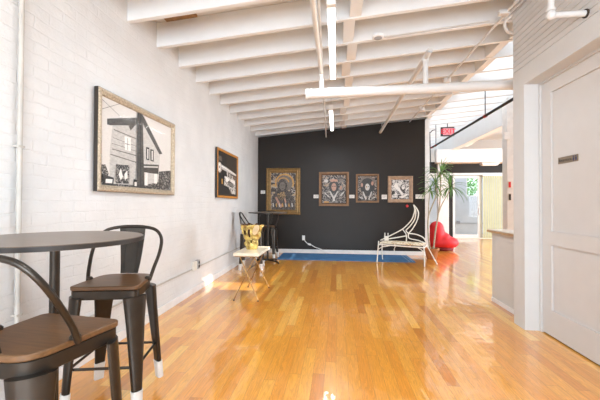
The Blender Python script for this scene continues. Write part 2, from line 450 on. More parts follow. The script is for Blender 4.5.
# a stretch of bare boards between the first two joists
bm = NB(); prism(bm, [(-1.80, dk(-1.80) - .02), (-1.46, dk(-1.46) - .02), (-1.46, dk(-1.46)), (-1.80, dk(-1.80))], 'y', 2.93, 3.34)
obj('bare_board', bm, M['rawwood'], ceil, label='patch of unpainted brown roof board')
# roof lights: corrugated sheets in the bays over the open area, one bay is clear
for k in range(len(ys) - 1):
    y0, y1 = ys[k] + .05, ys[k + 1] + .02
    if y1 < 3.8: continue
    if k == 15: continue
    bm = NB(); prism(bm, [(2.30, dk(2.30)), (XG + .2, dk(XG + .2)), (XG + .2, dk(XG + .2) + .012), (2.30, dk(2.30) + .012)], 'y', y0, y1)
    obj('rooflight_sheet', bm, M['panel'], ceil)
# the open area on the right
bm = NB(); box(bm, 2.30, XE + .2, YREAR - .2, 3.70, 3.56, 3.66); box(bm, XG + .2, XE + .2, 3.7, YF + .2, 3.56, 3.66)
struct(obj('ceiling_side', bm, M['deck']), 'white ceiling of the open side area', 'ceiling')
gd = struct(B('trim_2', M['ceil'], None, (XG, XG + .18, 3.9, YF, 2.96, jb(XG) - .001), bevel=.008), 'white timber girder carrying the joist ends', 'trim')
ps = struct(B('trim_3', M['trim'], None, (3.36, 3.56, 7.0, 7.2, 0, 3.36), (3.30, 3.40, 6.97, 7.0, 2.52, 2.66), bevel=.006), 'white post under the girder', 'trim')
bm = NB(); box(bm, 3.16, 6.6, 11.0, 11.2, 2.56, 2.98)
b1 = struct(obj('trim_4', bm, M['trim'], bevel=.006), 'wide white beam across the open area', 'trim')
B('soffit_strip', M['shelfwood'], b1, (3.16, 6.6, 11.0, 11.2, 2.535, 2.559))
struct(B('trim_5', M['trim'], None, (3.22, 3.34, 11.03, 11.17, 0, 2.534), bevel=.004), 'white post under the beam behind the plant', 'trim')
# knee brace from beam to girder
bm = NB(); prism(bm, [(10.3, 2.99), (10.6, 2.99), (9.0, 3.26), (8.7, 3.26)], 'x', XG + .25, XG + .34)
o = obj('brace', bm, M['trim'], gd)

# far wall with glazed doors
def wallY(name, holes, x0, x1, z1, y0, y1, m, label):
    """wall across Y with rectangular openings (x0, x1, z0, z1) sorted along x"""
    bm = NB(); x = x0
    for a, b, c, d in holes:
        if a > x: box(bm, x, a, y0, y1, 0, z1)
        if c > 0: box(bm, a, b, y0, y1, 0, c)
        if d < z1: box(bm, a, b, y0, y1, d, z1)
        x = b
    if x < x1: box(bm, x, x1, y0, y1, 0, z1)
    return struct(obj(name, bm, m), label, 'wall')
wallY('wall_far', [(2.32, 3.74, 0, 2.29), (4.20, 6.06, 0, 2.29)], XL, XE + .2, 3.75, YF, YF + .15, M['dark'], 'charcoal far wall with glazed doors')
o = B('trim_6', M['trim'], None, (3.76, 4.06, YF - .03, YF - .001, 0, 2.29), (2.24, 6.1, YF - .03, YF - .001, 2.29, 2.37), (6.06, 6.16, YF - .03, YF - .001, 0, 2.29)); struct(o, 'white casing round the far glazed doors', 'trim')
struct(B('wall_upper', M['plaster'], None, (3.0, XE, YF - .025, YF - .001, 2.78, 3.56)), 'white upper band of the far wall', 'wall')
d2 = B('door_2', M['trim'], None, (4.21, 4.29, YF + .02, YF + .07, .02, 2.28), (5.08, 5.17, YF + .02, YF + .07, .02, 2.28), (4.29, 5.08, YF + .02, YF + .07, .02, .14), (4.29, 5.08, YF + .02, YF + .07, 2.19, 2.28), bevel=.005)
struct(d2, 'white framed sliding glass door to the outside passage', 'door')
B('pane', M['glass'], d2, (4.285, 5.085, YF + .04, YF + .048, .13, 2.2))
B('handle', M['metal'], d2, (5.10, 5.13, YF - .02, YF + .02, .86, 1.10), bevel=.004)
B('lock', M['metal'], d2, (5.105, 5.125, YF + .0, YF + .02, 1.18, 1.22))
w2 = B('window_1', M['trim'], None, (2.33, 2.41, YF + .02, YF + .07, .02, 2.28), (3.66, 3.73, YF + .02, YF + .07, .02, 2.28), (2.41, 3.66, YF + .02, YF + .07, .02, .12), (2.41, 3.66, YF + .02, YF + .07, 2.2, 2.28), (3.0, 3.05, YF + .02, YF + .07, .12, 2.2))
struct(w2, 'tall white framed window behind the plant', 'window')
B('pane', M['glass'], w2, (2.4, 3.67, YF + .04, YF + .046, .11, 2.21))
w3 = B('door_3', M['trim'], None, (5.18, 5.24, YF + .08, YF + .13, .02, 2.28), (6.0, 6.05, YF + .08, YF + .13, .02, 2.28), (5.24, 6.0, YF + .08, YF + .13, .02, .12), (5.24, 6.0, YF + .08, YF + .13, 2.2, 2.28))
struct(w3, 'second sliding glass door leaf behind the blind', 'door')
B('pane', M['glass'], w3, (5.23, 6.01, YF + .1, YF + .106, .11, 2.21))
bl = thing('vertical_blind', 'pale green vertical blind closed across the far glass door', 'blind', (5.64, YF - .08, 0))
B('headrail', M['trim'], bl, (-.44, .44, -.03, .03, 2.25, 2.30), bevel=.004)
bm = NB()
for k in range(11):
    x = -.39 + k * .078; a = math.radians(24)
    pts = [(x + t * math.cos(a) * .043, t * math.sin(a) * .043 + .006 * (1 - t * t)) for t in (-1, -.5, 0, .5, 1)]
    pts2 = [(p, q + .002) for p, q in pts[::-1]]
    prism(bm, pts + pts2, 'z', .03, 2.25)
obj('slats', bm, M['blind'], bl)

# walls that close the place: east side, rear (with two added windows), passage outside
def wallX(name, holes, y0, y1, z1, x0, x1, m, label):
    bm = NB(); y = y0
    for a, b, c, d in holes:
        if a > y: box(bm, x0, x1, y, a, 0, z1)
        if c > 0: box(bm, x0, x1, a, b, 0, c)
        if d < z1: box(bm, x0, x1, a, b, d, z1)
        y = b
    if y < y1: box(bm, x0, x1, y, y1, 0, z1)
    return struct(obj(name, bm, m), label, 'wall')
wallX('wall_east', [(5.2, 7.6, .5, 2.7), (8.4, 10.8, .5, 2.7)], YREAR, YF, 3.56, XE, XE + .2, M['plaster'], 'white outer wall of the side area')
wallY('wall_rear', [(-1.5, -.05, .35, 2.6), (.15, 1.6, .35, 2.6)], XL, XE + .2, 3.6, YREAR - .2, YREAR, M['plaster'], 'white wall behind the viewer with two windows added for light')  # unseen wall, its openings added to bring light into the room
struct(B('floor_passage', M['patio'], None, (1.5, 8, YF, 16.5, -.12, -.02)), 'tan paved passage outside the glass door', 'floor')
wallY('wall_passage', [(5.36, 5.98, 1.57, 2.36)], 1.5, 8, 2.9, 14.5, 14.7, M['greybrick'], 'pale grey block wall across the outside passage')
wf = B('window_2', M['trim'], None, (5.36, 5.40, 14.52, 14.57, 1.57, 2.36), (5.94, 5.98, 14.52, 14.57, 1.57, 2.36), (5.40, 5.94, 14.52, 14.57, 1.57, 1.61), (5.40, 5.94, 14.52, 14.57, 2.32, 2.36))
struct(wf, 'small window in the grey wall with greenery outside', 'window')
B('pane', M['glass'], wf, (5.40, 5.94, 14.54, 14.546, 1.61, 2.32))
cd = thing('wall_conduit', 'thin grey conduit with socket box on the outside grey wall', 'conduit', (5.02, 14.5, .46))
T('conduit', M['grey'], cd, [(-1.5, -.012, 0), (1.6, -.012, 0)], .012, 6)
B('socket_box', M['grey'], cd, (-.06, .07, -.05, 0, -.03, .09), bevel=.006)
sh = thing('shrub', 'sunlit green shrub seen through the small passage window', 'shrub', (5.7, 15.5, -.02))
bm = NB()
rnd = random.Random(3)
for k in range(2600):
    v = Vector((rnd.gauss(0, .6), rnd.gauss(0, .22), 1.95 + rnd.gauss(0, .5)))
    d1 = Vector((rnd.uniform(-1, 1), rnd.uniform(-1, 1), rnd.uniform(-1, 1))).normalized(); d2_ = d1.orthogonal()
    s = .065
    vs = [bm.verts.new(v + d1 * s), bm.verts.new(v + d2_ * s * .5), bm.verts.new(v - d1 * s), bm.verts.new(v - d2_ * s * .5)]
    bm.faces.new(vs)
obj('foliage', bm, M['tree'], sh, recalc=False)
T('trunk', M['bark'], sh, [(0, 0, 0), (.03, 0, .8), (-.05, 0, 1.8)], [.06, .05, .03], 8)

# ------------------------------------------------------------------ bar furniture
def make_stool(label, group):
    t = thing('bar_stool', label, 'bar stool', (0, 0, 0), 0, group)
    out = rounded([(-.20, .19), (.20, .19), (.165, -.19), (-.165, -.19)], [.045, .045, .10, .10], 6)
    bm = NB(); prism(bm, out, 'z', .705, .729); obj('seat', bm, M['seat'], t, smooth=True, bevel=.005, label='brown wood seat')
    inn = [(x * .975, y * .975) for x, y in out]
    bm = NB(); prism(bm, inn, 'z', .648, .7045); obj('seat_frame', bm, M['gun'], t, smooth=True, bevel=.006)
    tips = []
    for sx, sy in ((-1, 1), (1, 1), (1, -1), (-1, -1)):
        top = Vector((sx * (.170 if sy > 0 else .150), sy * .155, .66)); bot = Vector((sx * .204, sy * .198, 0))
        tips.append((top, bot))
        dg = Vector((sx, sy, 0)).normalized(); tg = Vector((-dg.y, dg.x, 0))
        def section(bm, a, b, wa, wb, ta, tb):
            # folded sheet leg: broad across the corner, shallow along the diagonal, blunt outer crease
            rings = []
            for f in (0, .25, .5, .75, 1):
                p = a.lerp(b, f); w = wa + (wb - wa) * f ** .8; t_ = ta + (tb - ta) * f; ring = []
                for k in range(16):
                    th = 2 * PI * k / 16; c, q = math.cos(th), math.sin(th)
                    u = math.copysign(abs(c) ** .7, c) * w; v_ = math.copysign(abs(q) ** .8, q) * t_
                    v_ -= (abs(u) / w) ** 2 * w * .22                  # the wings fold back round the corner
                    ring.append(bm.verts.new(p + tg * u + dg * (v_ + w * .15)))
                rings.append(ring)
            for A, Bq in zip(rings, rings[1:]):
                for k in range(16): bm.faces.new((A[k], A[(k + 1) % 16], Bq[(k + 1) % 16], Bq[k]))
            bm.faces.new(rings[0][::-1]); bm.faces.new(rings[-1])
        cap0 = bot.lerp(top, .115 / .66)
        bm = NB(); section(bm, top, bot.lerp(top, .006 / .66), .070, .025, .019, .017); lg = obj('leg', bm, M['gun'], t, smooth=True, angle=50)
        bm = NB(); section(bm, cap0, bot, .0345, .0295, .0235, .0215); obj('foot_cap', bm, M['white_cap'], lg, smooth=True, angle=50, label='white foot cap')
    for k in range(4):
        a, b = tips[k], tips[(k + 1) % 4]
        f = .245 / .66
        T('stretcher', M['gun'], t, [a[1].lerp(a[0], f), b[1].lerp(b[0], f)], .0085, 8)
    P = [(-.192, -.02, .716), (-.206, -.06, .79), (-.222, -.13, .89), (-.214, -.185, .975), (-.165, -.215, 1.032), (-.08, -.228, 1.052), (0, -.231, 1.056)]
    P = P + [(-x, y, z) for x, y, z in P[-2::-1]]
    bm = NB(); tube(bm, spline(P, 6), .0115, 10)
    for sx in (-1, 1): lathe(bm, [(.02, .729), (.02, .738), (.013, .745)], 12, (sx * .182, -.022))
    obj('back_hoop', bm, M['gun'], t, smooth=True)
    bm = NB()
    rows = [(.732, -.178, .058), (.80, -.20, .066), (.88, -.216, .074), (.97, -.228, .082), (1.05, -.234, .088)]
    cols = (-1, -.6, -.55, .55, .6, 1)
    fr = [[bm.verts.new((w * c, y + (.004 if 1 < j < 4 and 0 < r < 4 else 0) , z)) for j, c in enumerate(cols)] for r, (z, y, w) in enumerate(rows)]
    bk = [[bm.verts.new((w * c, y - .004 + (.004 if 1 < j < 4 and 0 < r < 4 else 0), z)) for j, c in enumerate(cols)] for r, (z, y, w) in enumerate(rows)]
    for r in range(4):
        for j in range(5):
            bm.faces.new((fr[r][j], fr[r][j + 1], fr[r + 1][j + 1], fr[r + 1][j])); bm.faces.new((bk[r][j + 1], bk[r][j], bk[r + 1][j], bk[r + 1][j + 1]))
        bm.faces.new((fr[r][0], fr[r + 1][0], bk[r + 1][0], bk[r][0])); bm.faces.new((fr[r][5], bk[r][5], bk[r + 1][5], fr[r + 1][5]))
    for j in range(5):
        bm.faces.new((fr[0][j], bk[0][j], bk[0][j + 1], fr[0][j + 1])); bm.faces.new((fr[4][j], fr[4][j + 1], bk[4][j + 1], bk[4][j]))
    obj('back_splat', bm, M['gun'], t, smooth=True, angle=25)
    return t
G = 'metal bar stools at the round tables'
s1 = make_stool('nearest bar stool with its back to the viewer, cropped by the frame at left', G)
s1.location = (-1.12, 1.16, 0); s1.rotation_euler.z = math.radians(-6)
def another(label, x, y, deg):
    c = copy_tree(s1); c['label'] = label; c.location = (x, y, 0); c.rotation_euler.z = math.radians(deg); return c
another('bar stool beyond the near table, facing the viewer, white foot caps in full view', -1.405, 2.015, 191.5)
another('far bar stool close to the brick wall, side on, behind the gold vase', -1.60, 6.22, -82)
another('far bar stool against the dark wall behind the small round table', -1.56, 7.42, 178)

def make_table(label, group):
    t = thing('bar_table', label, 'table', (0, 0, 0), 0, group)
    n = 64
    bm = NB(); lathe(bm, [(.395, 1.026), (.399, 1.03), (.399, 1.045), (.394, 1.05)], n); 
    o = obj('tabletop', bm, M['tabletop'], t, smooth=True)
    bm = NB(); rings = [[bm.verts.new((r * math.cos(2 * PI * k / n), r * math.sin(2 * PI * k / n), z)) for k in range(n)] for r, z in ((.3985, 1.0275), (.4015, 1.0275), (.4015, 1.0475), (.3985, 1.0475))]
    for q in range(4):
        A, Bq = rings[q], rings[(q + 1) % 4]
        for k in range(n): bm.faces.new((A[k], A[(k + 1) % n], Bq[(k + 1) % n], Bq[k]))
    obj('edge_band', bm, M['tablerim'], o, smooth=True)
    bm = NB(); lathe(bm, [(.11, 1.018), (.11, 1.0258)], 24); obj('mounting_plate', bm, M['gun'], t, smooth=True)
    bm = NB(); lathe(bm, [(.034, .05), (.034, .075), (.022, .085), (.022, 1.0)], 18); lathe(bm, [(.04, .995), (.04, 1.0178)], 18); obj('pole', bm, M['gun'], t, smooth=True)
    for k in range(4):
        a = PI / 4 + k * PI / 2 + .3
        c, s = math.cos(a), math.sin(a)
        bm = NB(); tube(bm, [(c * .02, s * .02, .055), (c * .16, s * .16, .045), (c * .29, s * .29, .028)], [.02, .018, .014], 8)
        f = obj('base_arm', bm, M['gun'], t, smooth=True)
        bm = NB(); lathe(bm, [(.02, 0), (.022, .006), (.012, .02)], 12, (c * .285, s * .285)); obj('glide', bm, M['black'], f, smooth=True)
    return t
G2 = 'round bar tables with stools'
t1 = make_table('large round dark bar table in the left foreground beside the brick wall', G2); t1.location = (-1.395, 1.52, 0)
t2 = copy_tree(t1); t2['label'] = 'small looking round bar table in the far corner under the gilt framed print'; t2.location = (-1.43, 6.86, -.0)

# ------------------------------------------------------------------ brass stand with gold vase
st = thing('accent_table', 'cream topped accent table on crossed brass legs near the brick wall', 'table', (-1.13, 4.44, 0))
bm = NB(); prism(bm, rounded([(-.165, -.36), (.165, -.36), (.165, .36), (-.165, .36)], .015, 3), 'z', .562, .60); obj('top', bm, M['marble'], st, bevel=.006, label='cream slab top')
B('top_frame', M['brass'], st, (-.15, .15, -.345, .345, .549, .5618))
for y, yt in ((-.34, -.28), (.34, .28)):
    for sx in (-1, 1):
        lg = T('leg', M['brass'], st, [(sx * .10, yt, .55), (-sx * .155, y, .012)], .0068, 8)
        bm = NB(); lathe(bm, [(.011, 0), (.011, .012)], 10, (-sx * .155, y)); obj('foot', bm, M['black'], lg, smooth=True)
T('stretcher', M['brass'], st, [(-.012, -.306, .36), (-.012, .306, .36)], .006, 8)

vz = thing('vase', 'crumpled gold vase with a dark slit standing on the accent table', 'vase', (-1.155, 4.48, .60), -.1)
bm = NB()
N, R = 30, 18
prof = [(0, .076), (.1, .086), (.2, .094), (.3, .084), (.38, .082), (.48, .104), (.6, .128), (.75, .136), (.88, .142), (1, .156)]
def pr(t):
    for (a, ra), (b, rb) in zip(prof, prof[1:]):
        if a <= t <= b: return ra + (rb - ra) * (t - a) / (b - a)
    return prof[-1][1]
rings = []
for j in range(R + 1):
    t = j / R; ring = []
    for k in range(N):
        a = 2 * PI * k / N
        r = pr(t) + (.026 * noise.noise(Vector((math.cos(a) * 2.8, math.sin(a) * 2.8, t * 5))) + .016 * noise.noise(Vector((math.cos(a) * 7, math.sin(a) * 7, t * 11)))) * min(1, t * 4 + .2)
        hz = .335 * t + (t ** 4) * .022 * noise.noise(Vector((math.cos(a) * 3, math.sin(a) * 3, 9)))
        ring.append(bm.verts.new((r * math.cos(a), r * .85 * math.sin(a), hz)))
    rings.append(ring)
for j in range(R):
    for k in range(N):
        kk = (k + .5) / N * 360; t = (j + .5) / R
        if abs(kk - 238) < 9 and .62 < t < .78: continue
        d = abs(kk - 268)
        if d < 9 and .5 < t < .86: continue          # the slit
        if abs(kk - 282) < 8 and .3 < t < .38: continue  # the small hole
        bm.faces.new((rings[j][k], rings[j][(k + 1) % N], rings[j + 1][(k + 1) % N], rings[j + 1][k]))
bm.faces.new(rings[0][::-1])
o = obj('body', bm, [M['goldvase'], M['vasein']], vz, recalc=False)
m_ = o.modifiers.new('thick', 'SOLIDIFY'); m_.thickness = .006; m_.offset = -1; m_.material_offset = 1
bm = NB()
pe = [(math.cos(2 * PI * k / 20) * .042 + .02 * math.sin(2 * PI * k / 20), math.sin(2 * PI * k / 20) * .068) for k in range(20)]
prism(bm, [(x + .098, z + .275) for x, z in pe], 'y', -.122, -.112)
obj('petal', bm, M['creamgold'], vz, bevel=.003, label='pale oval petal at the lip')

# ------------------------------------------------------------------ white iron bench
bn = thing('bench', 'white wrought iron bench with a curling harp shaped back', 'bench', (.847, 7.144, 0), math.atan2(-.415, .909))
r = .013
def leg(pts, rr=.0125): return T('leg', M['iron'], bn, spline(pts, 5), rr, 8)
leg([(.03, .02, .45), (.02, .015, .3), (0, 0, .006)])
leg([(.93, .02, .43), (.945, .01, .25), (.95, 0, .006)])
leg([(.90, .36, .43), (.98, .39, .28), (1.12, .42, .002)])
leg([(.02, .36, .43), (-.01, .38, .25), (.0, .40, .0125)])
sf = T('seat_frame', M['iron'], bn, [(.02, .02, .378), (.94, .02, .372), (.93, .37, .376), (.03, .37, .38)], .013, 8, closed=True)
T('seat_slat', M['iron'], bn, [(.33, .02, .376), (.33, .37, .378)], .008, 6)
T('seat_slat', M['iron'], bn, [(.64, .02, .374), (.64, .37, .377)], .008, 6)
for p in ([(.03, .02, .28), (.10, .02, .33), (.20, .02, .352), (.26, .02, .370)], [(.32, .30, .375), (.30, .32, .33), (.27, .34, .26), (.27, .34, .20)], [(.95, .01, .25), (.90, .02, .32), (.82, .02, .365)]):
    T('scroll_bracket', M['iron'], bn, spline(p, 6), .009, 8)
v = .375
def back(pts, rr=.012): return T('back_rail', M['iron'], bn, spline([(a, v, b) for a, b in pts], 6), rr, 8)
back([(-.04, .43), (.15, .53), (.42, .685), (.56, .815), (.645, .94), (.688, 1.11), (.664, 1.215)])
back([(.664, 1.215), (.735, 1.125), (.762, 1.03), (.735, .885), (.65, .72), (.56, .61)])
back([(.70, 1.14), (.708, 1.03), (.682, .90), (.59, .76), (.51, .67), (.56, .61)])
back([(.13, .47), (.32, .51), (.513, .555)])
back([(.44, .69), (.515, .575), (.513, .42)])
back([(.56, .61), (.72, .596), (.86, .535), (.92, .43)])
back([(.56, .61), (.574, .51), (.75, .475), (.90, .425)])
ob = NB()
tube(ob, [(.06, .36, .50), (.06, .36, .60)], .010, 8); tube(ob, [(.13, .36, .50), (.13, .36, .60)], .010, 8); box(ob, .05, .14, .345, .375, .425, .53)
obj('arm_fork', ob, M['iron'], bn, smooth=True)
cu = thing('seat_cushion', 'thin cream floral cushion lying on the white iron bench', 'cushion', (.847 + .909 * .48 + .415 * .19, 7.144 - .415 * .48 + .909 * .19, .3925), math.atan2(-.415, .909))
bm = NB()
nx, ny = 18, 8
def cz(i, j): return math.sin(PI * i / nx) ** .35 * math.sin(PI * j / ny) ** .35
tp = [[bm.verts.new((-.43 + .86 * i / nx, -.16 + .32 * j / ny, .036 + .024 * cz(i, j) + .006 * noise.noise(Vector((i * .5, j * .6, 0))))) for j in range(ny + 1)] for i in range(nx + 1)]
bt = [[bm.verts.new((-.43 + .86 * i / nx, -.16 + .32 * j / ny, .0 if 0 < i < nx and 0 < j < ny else .012)) for j in range(ny + 1)] for i in range(nx + 1)]
for i in range(nx):
    for j in range(ny):
        bm.faces.new((tp[i][j], tp[i + 1][j], tp[i + 1][j + 1], tp[i][j + 1])); bm.faces.new((bt[i][j + 1], bt[i + 1][j + 1], bt[i + 1][j], bt[i][j]))
for i in range(nx):
    bm.faces.new((bt[i][0], bt[i + 1][0], tp[i + 1][0], tp[i][0])); bm.faces.new((tp[i][ny], tp[i + 1][ny], bt[i + 1][ny], bt[i][ny]))
for j in range(ny):
    bm.faces.new((tp[0][j], tp[0][j + 1], bt[0][j + 1], bt[0][j])); bm.faces.new((bt[nx][j], bt[nx][j + 1], tp[nx][j + 1], tp[nx][j]))
obj('pad', bm, M['cushion'], cu, smooth=True, angle=80)
# ------------------------------------------------------------------ potted dracaena
pt = thing('potted_dracaena', 'tall potted dracaena in a terracotta pot beside the dark wall end', 'plant', (2.125, 7.78, 0))
bm = NB(); lathe(bm, [(.10, 0), (.105, .01), (.145, .2), (.165, .2), (.168, .245), (.15, .245), (.14, .215)], 28); obj('pot', bm, M['terra'], pt, smooth=True)
bm = NB(); lathe(bm, [(.139, .2155), (.10, .225), (.02, .228)], 20); obj('soil', bm, M['soil'], pt, smooth=True)
base = Vector((2.125, 7.78, 0))
heads = []
def stem(P, r0=.019, r1=.012):
    pts = spline(P, 6); n = len(pts)
    return T('stem', M['stem'], pt, pts, [r0 + (r1 - r0) * i / (n - 1) for i in range(n)], 8)
stem([(-.035, 0, .22), (-.075, .0, .6), (-.06, .02, .95), (.02, .0, 1.2), (.10, -.02, 1.45), (.08, -.02, 1.66)])
stem([(.05, .02, .22), (.09, .02, .6), (.15, .01, 1.0), (.19, .0, 1.4), (.205, .0, 1.9)])
stem([(.15, .01, 1.0), (.22, .02, 1.2), (.34, .03, 1.42), (.42, .02, 1.58)], .012, .010)
stem([(-.06, .02, .95), (-.05, .03, 1.25), (-.02, .05, 1.50)], .012, .010)
def head(c, n, L, seed, up=.5):
    rnd = random.Random(seed); bm = NB(); c = Vector(c)
    for k in range(n):
        a = rnd.uniform(0, 2 * PI); el = rnd.uniform(.05, 1.45) if rnd.random() < up else rnd.uniform(-.5, .5)
        d = Vector((math.cos(a) * math.cos(el), math.sin(a) * math.cos(el), math.sin(el)))
        side = Vector((-math.sin(a), math.cos(a), 0)); ll = L * rnd.uniform(.7, 1.1)
        prev = None; p = c.copy(); vel = d.copy(); w0 = .013
        for q in range(8):
            t = q / 7; w = w0 * (math.sin(PI * min(1, .18 + t * .82)) ** .7) * (1 if q < 7 else .1)
            rise = vel.cross(side).normalized() * .004
            A = (bm.verts.new(p - side * w + rise), bm.verts.new(p), bm.verts.new(p + side * w + rise))
            if prev:
                bm.faces.new((prev[0], prev[1], A[1], A[0])); bm.faces.new((prev[1], prev[2], A[2], A[1]))
            prev = A
            vel = (vel + Vector((0, 0, -.17 - .12 * t))).normalized(); p = p + vel * ll / 7
    o = obj('foliage', bm, M['leaf'], pt, recalc=False, smooth=True)
    m_ = o.modifiers.new('thick', 'SOLIDIFY'); m_.thickness = .0012
head((.205, 0, 1.92), 36, .44, 1, .8)
head((.08, -.02, 1.67), 28, .40, 2, .55)
head((.42, .02, 1.60), 32, .46, 3, .5)
head((-.02, .05, 1.52), 22, .34, 4, .5)

# ------------------------------------------------------------------ red lounge chair
rc = thing('lounge_chair', 'bright red rounded lounge chair behind the potted plant', 'chair', (2.87, 9.40, 0), math.radians(-8))
def ell(bm, c, r, tilt=0, n=20):
    q = bmesh.ops.create_uvsphere(bm, u_segments=n * 2, v_segments=n, radius=1)
    mt = Matrix.Translation(c) @ Matrix.Rotation(tilt, 4, 'Y') @ Matrix.Diagonal((*r, 1))
    bmesh.ops.transform(bm, matrix=mt, verts=q['verts'])
bm = NB()
ell(bm, (.06, 0, .205), (.33, .36, .175))
ell(bm, (-.06, 0, .20), (.34, .34, .16))
ell(bm, (-.17, -.06, .42), (.205, .26, .34), math.radians(3))
ell(bm, (-.175, -.06, .58), (.185, .22, .195), math.radians(10))
ell(bm, (.02, -.05, .32), (.16, .24, .16), math.radians(-25))
ell(bm, (-.43, .12, .37), (.055, .22, .34), math.radians(-5))
ell(bm, (-.34, .08, .16), (.17, .26, .12))
tmp = obj('upholstery', bm, M['red'], rc, recalc=False)
rm = tmp.modifiers.new('remesh', 'REMESH'); rm.mode = 'VOXEL'; rm.voxel_size = .022; rm.use_smooth_shade = True
sm_ = tmp.modifiers.new('smooth', 'SMOOTH'); sm_.factor = .5; sm_.iterations = 9
bm = NB(); lathe(bm, [(.24, 0), (.26, .02), (.26, .085)], 28); obj('base', bm, M['darkred'], rc, smooth=True)

# ------------------------------------------------------------------ rug
rg = thing('rug', 'long blue rug on the floor along the charcoal wall', 'rug', (.13, 7.70, 0))
bm = NB(); box(bm, -1.44, 1.53, -.47, .50, .001, .012); obj('pile', bm, M['rug'], rg, bevel=.003)
bm = NB()
for x in (1.40, 1.47): box(bm, x, x + .02, -.44, .47, .0121, .0128)
for y in (-.42,): box(bm, -1.40, 1.40, y, y + .012, .0121, .0128)
obj('stripe', bm, M['rugline'], rg)

# ------------------------------------------------------------------ framed pictures
def frame_mesh(w, h, prof):
    """mitred moulding; prof = (inset from outer edge, depth towards the viewer)"""
    bm = NB(); loops = []
    for ins, d in prof:
        x, z = w / 2 - ins, h / 2 - ins
        loops.append([bm.verts.new(p) for p in ((-x, -d, -z), (x, -d, -z), (x, -d, z), (-x, -d, z))])
    for A, Bq in zip(loops, loops[1:]):
        for k in range(4): bm.faces.new((A[k], A[(k + 1) % 4], Bq[(k + 1) % 4], Bq[k]))
    return bm
def sheet(parent, name, w, h, d, m, polys, mats, label=None):
    """printed sheet: ground plus flat printed shapes"""
    bm = NB(); box(bm, -w / 2, w / 2, -d, -d + .003, -h / 2, h / 2)
    for f in bm.faces: f.material_index = 0
    for i, (mi, poly) in enumerate(polys):
        y = -d - .0003 * (i + 1)
        f = bm.faces.new([bm.verts.new((max(-w / 2, min(w / 2, x)), y, max(-h / 2, min(h / 2, z)))) for x, z in poly])
        f.normal_update()
        if f.normal.y > 0: f.normal_flip()
        f.material_index = mi
    return obj(name, bm, [m] + mats, parent, recalc=False, label=label)
def circ(cx, cz, rx, rz, n=20, a0=0, a1=360):
    return [(cx + rx * math.cos(math.radians(a0 + (a1 - a0) * k / n)), cz + rz * math.sin(math.radians(a0 + (a1 - a0) * k / n))) for k in range(n + (a1 - a0 < 360))]
def band(cx, cz, r0, r1, a0, a1, n=16):
    return circ(cx, cz, r1, r1, n, a0, a1) + circ(cx, cz, r0, r0, n, a0, a1)[::-1]

PM = {k: mat('print_' + k, c, .45, vary=v, scale=9, stretch=(3, 3, 9)) for k, c, v in (('sky', (214, 209, 203), .03), ('wallgrey', (190, 186, 180), .16), ('palegrey', (198, 194, 188), .12), ('mid', (120, 116, 110), .2),
      ('darkgrey', (72, 68, 63), .5), ('black', (44, 41, 38), .6), ('white', (232, 228, 222), .05), ('sepia', (62, 54, 46), .2), ('ochre', (190, 142, 72), .25), ('taupe', (112, 102, 92), .25), ('pink', (176, 134, 112), .2))}

FL = woodcut_mat('print_foliage', (46, 43, 40), (168, 163, 157), 26, 4, None, .56); HD = woodcut_mat('print_hands', (92, 86, 80), (214, 208, 200), 14, 9, None, .46)
p1 = thing('framed_photograph', 'large ornate champagne framed photograph of an old house on the brick wall', 'picture', (xw(3.06) + .010, 3.06, 1.73), PI / 2 + WA, 'framed pictures on the brick wall')
w, h = 1.28, .825
obj('frame', frame_mesh(w, h, [(0, 0), (0, .034), (.008, .042), (.022, .044), (.034, .038), (.046, .032), (.052, .026), (.052, .01)]), M['silver_orn'], p1)
obj('frame_side', frame_mesh(w + .004, h + .004, [(.0, .0), (.0, .033), (.003, .033)]), M['frame_side'], p1, label='dark outer edge of the frame')
B('backing', M['frame_side'], p1, (-w / 2 + .01, w / 2 - .01, -.008, -.0005, -h / 2 + .01, h / 2 - .01))
ml = [PM[k] for k in ('wallgrey', 'palegrey', 'mid', 'darkgrey', 'black', 'white')] + [FL]
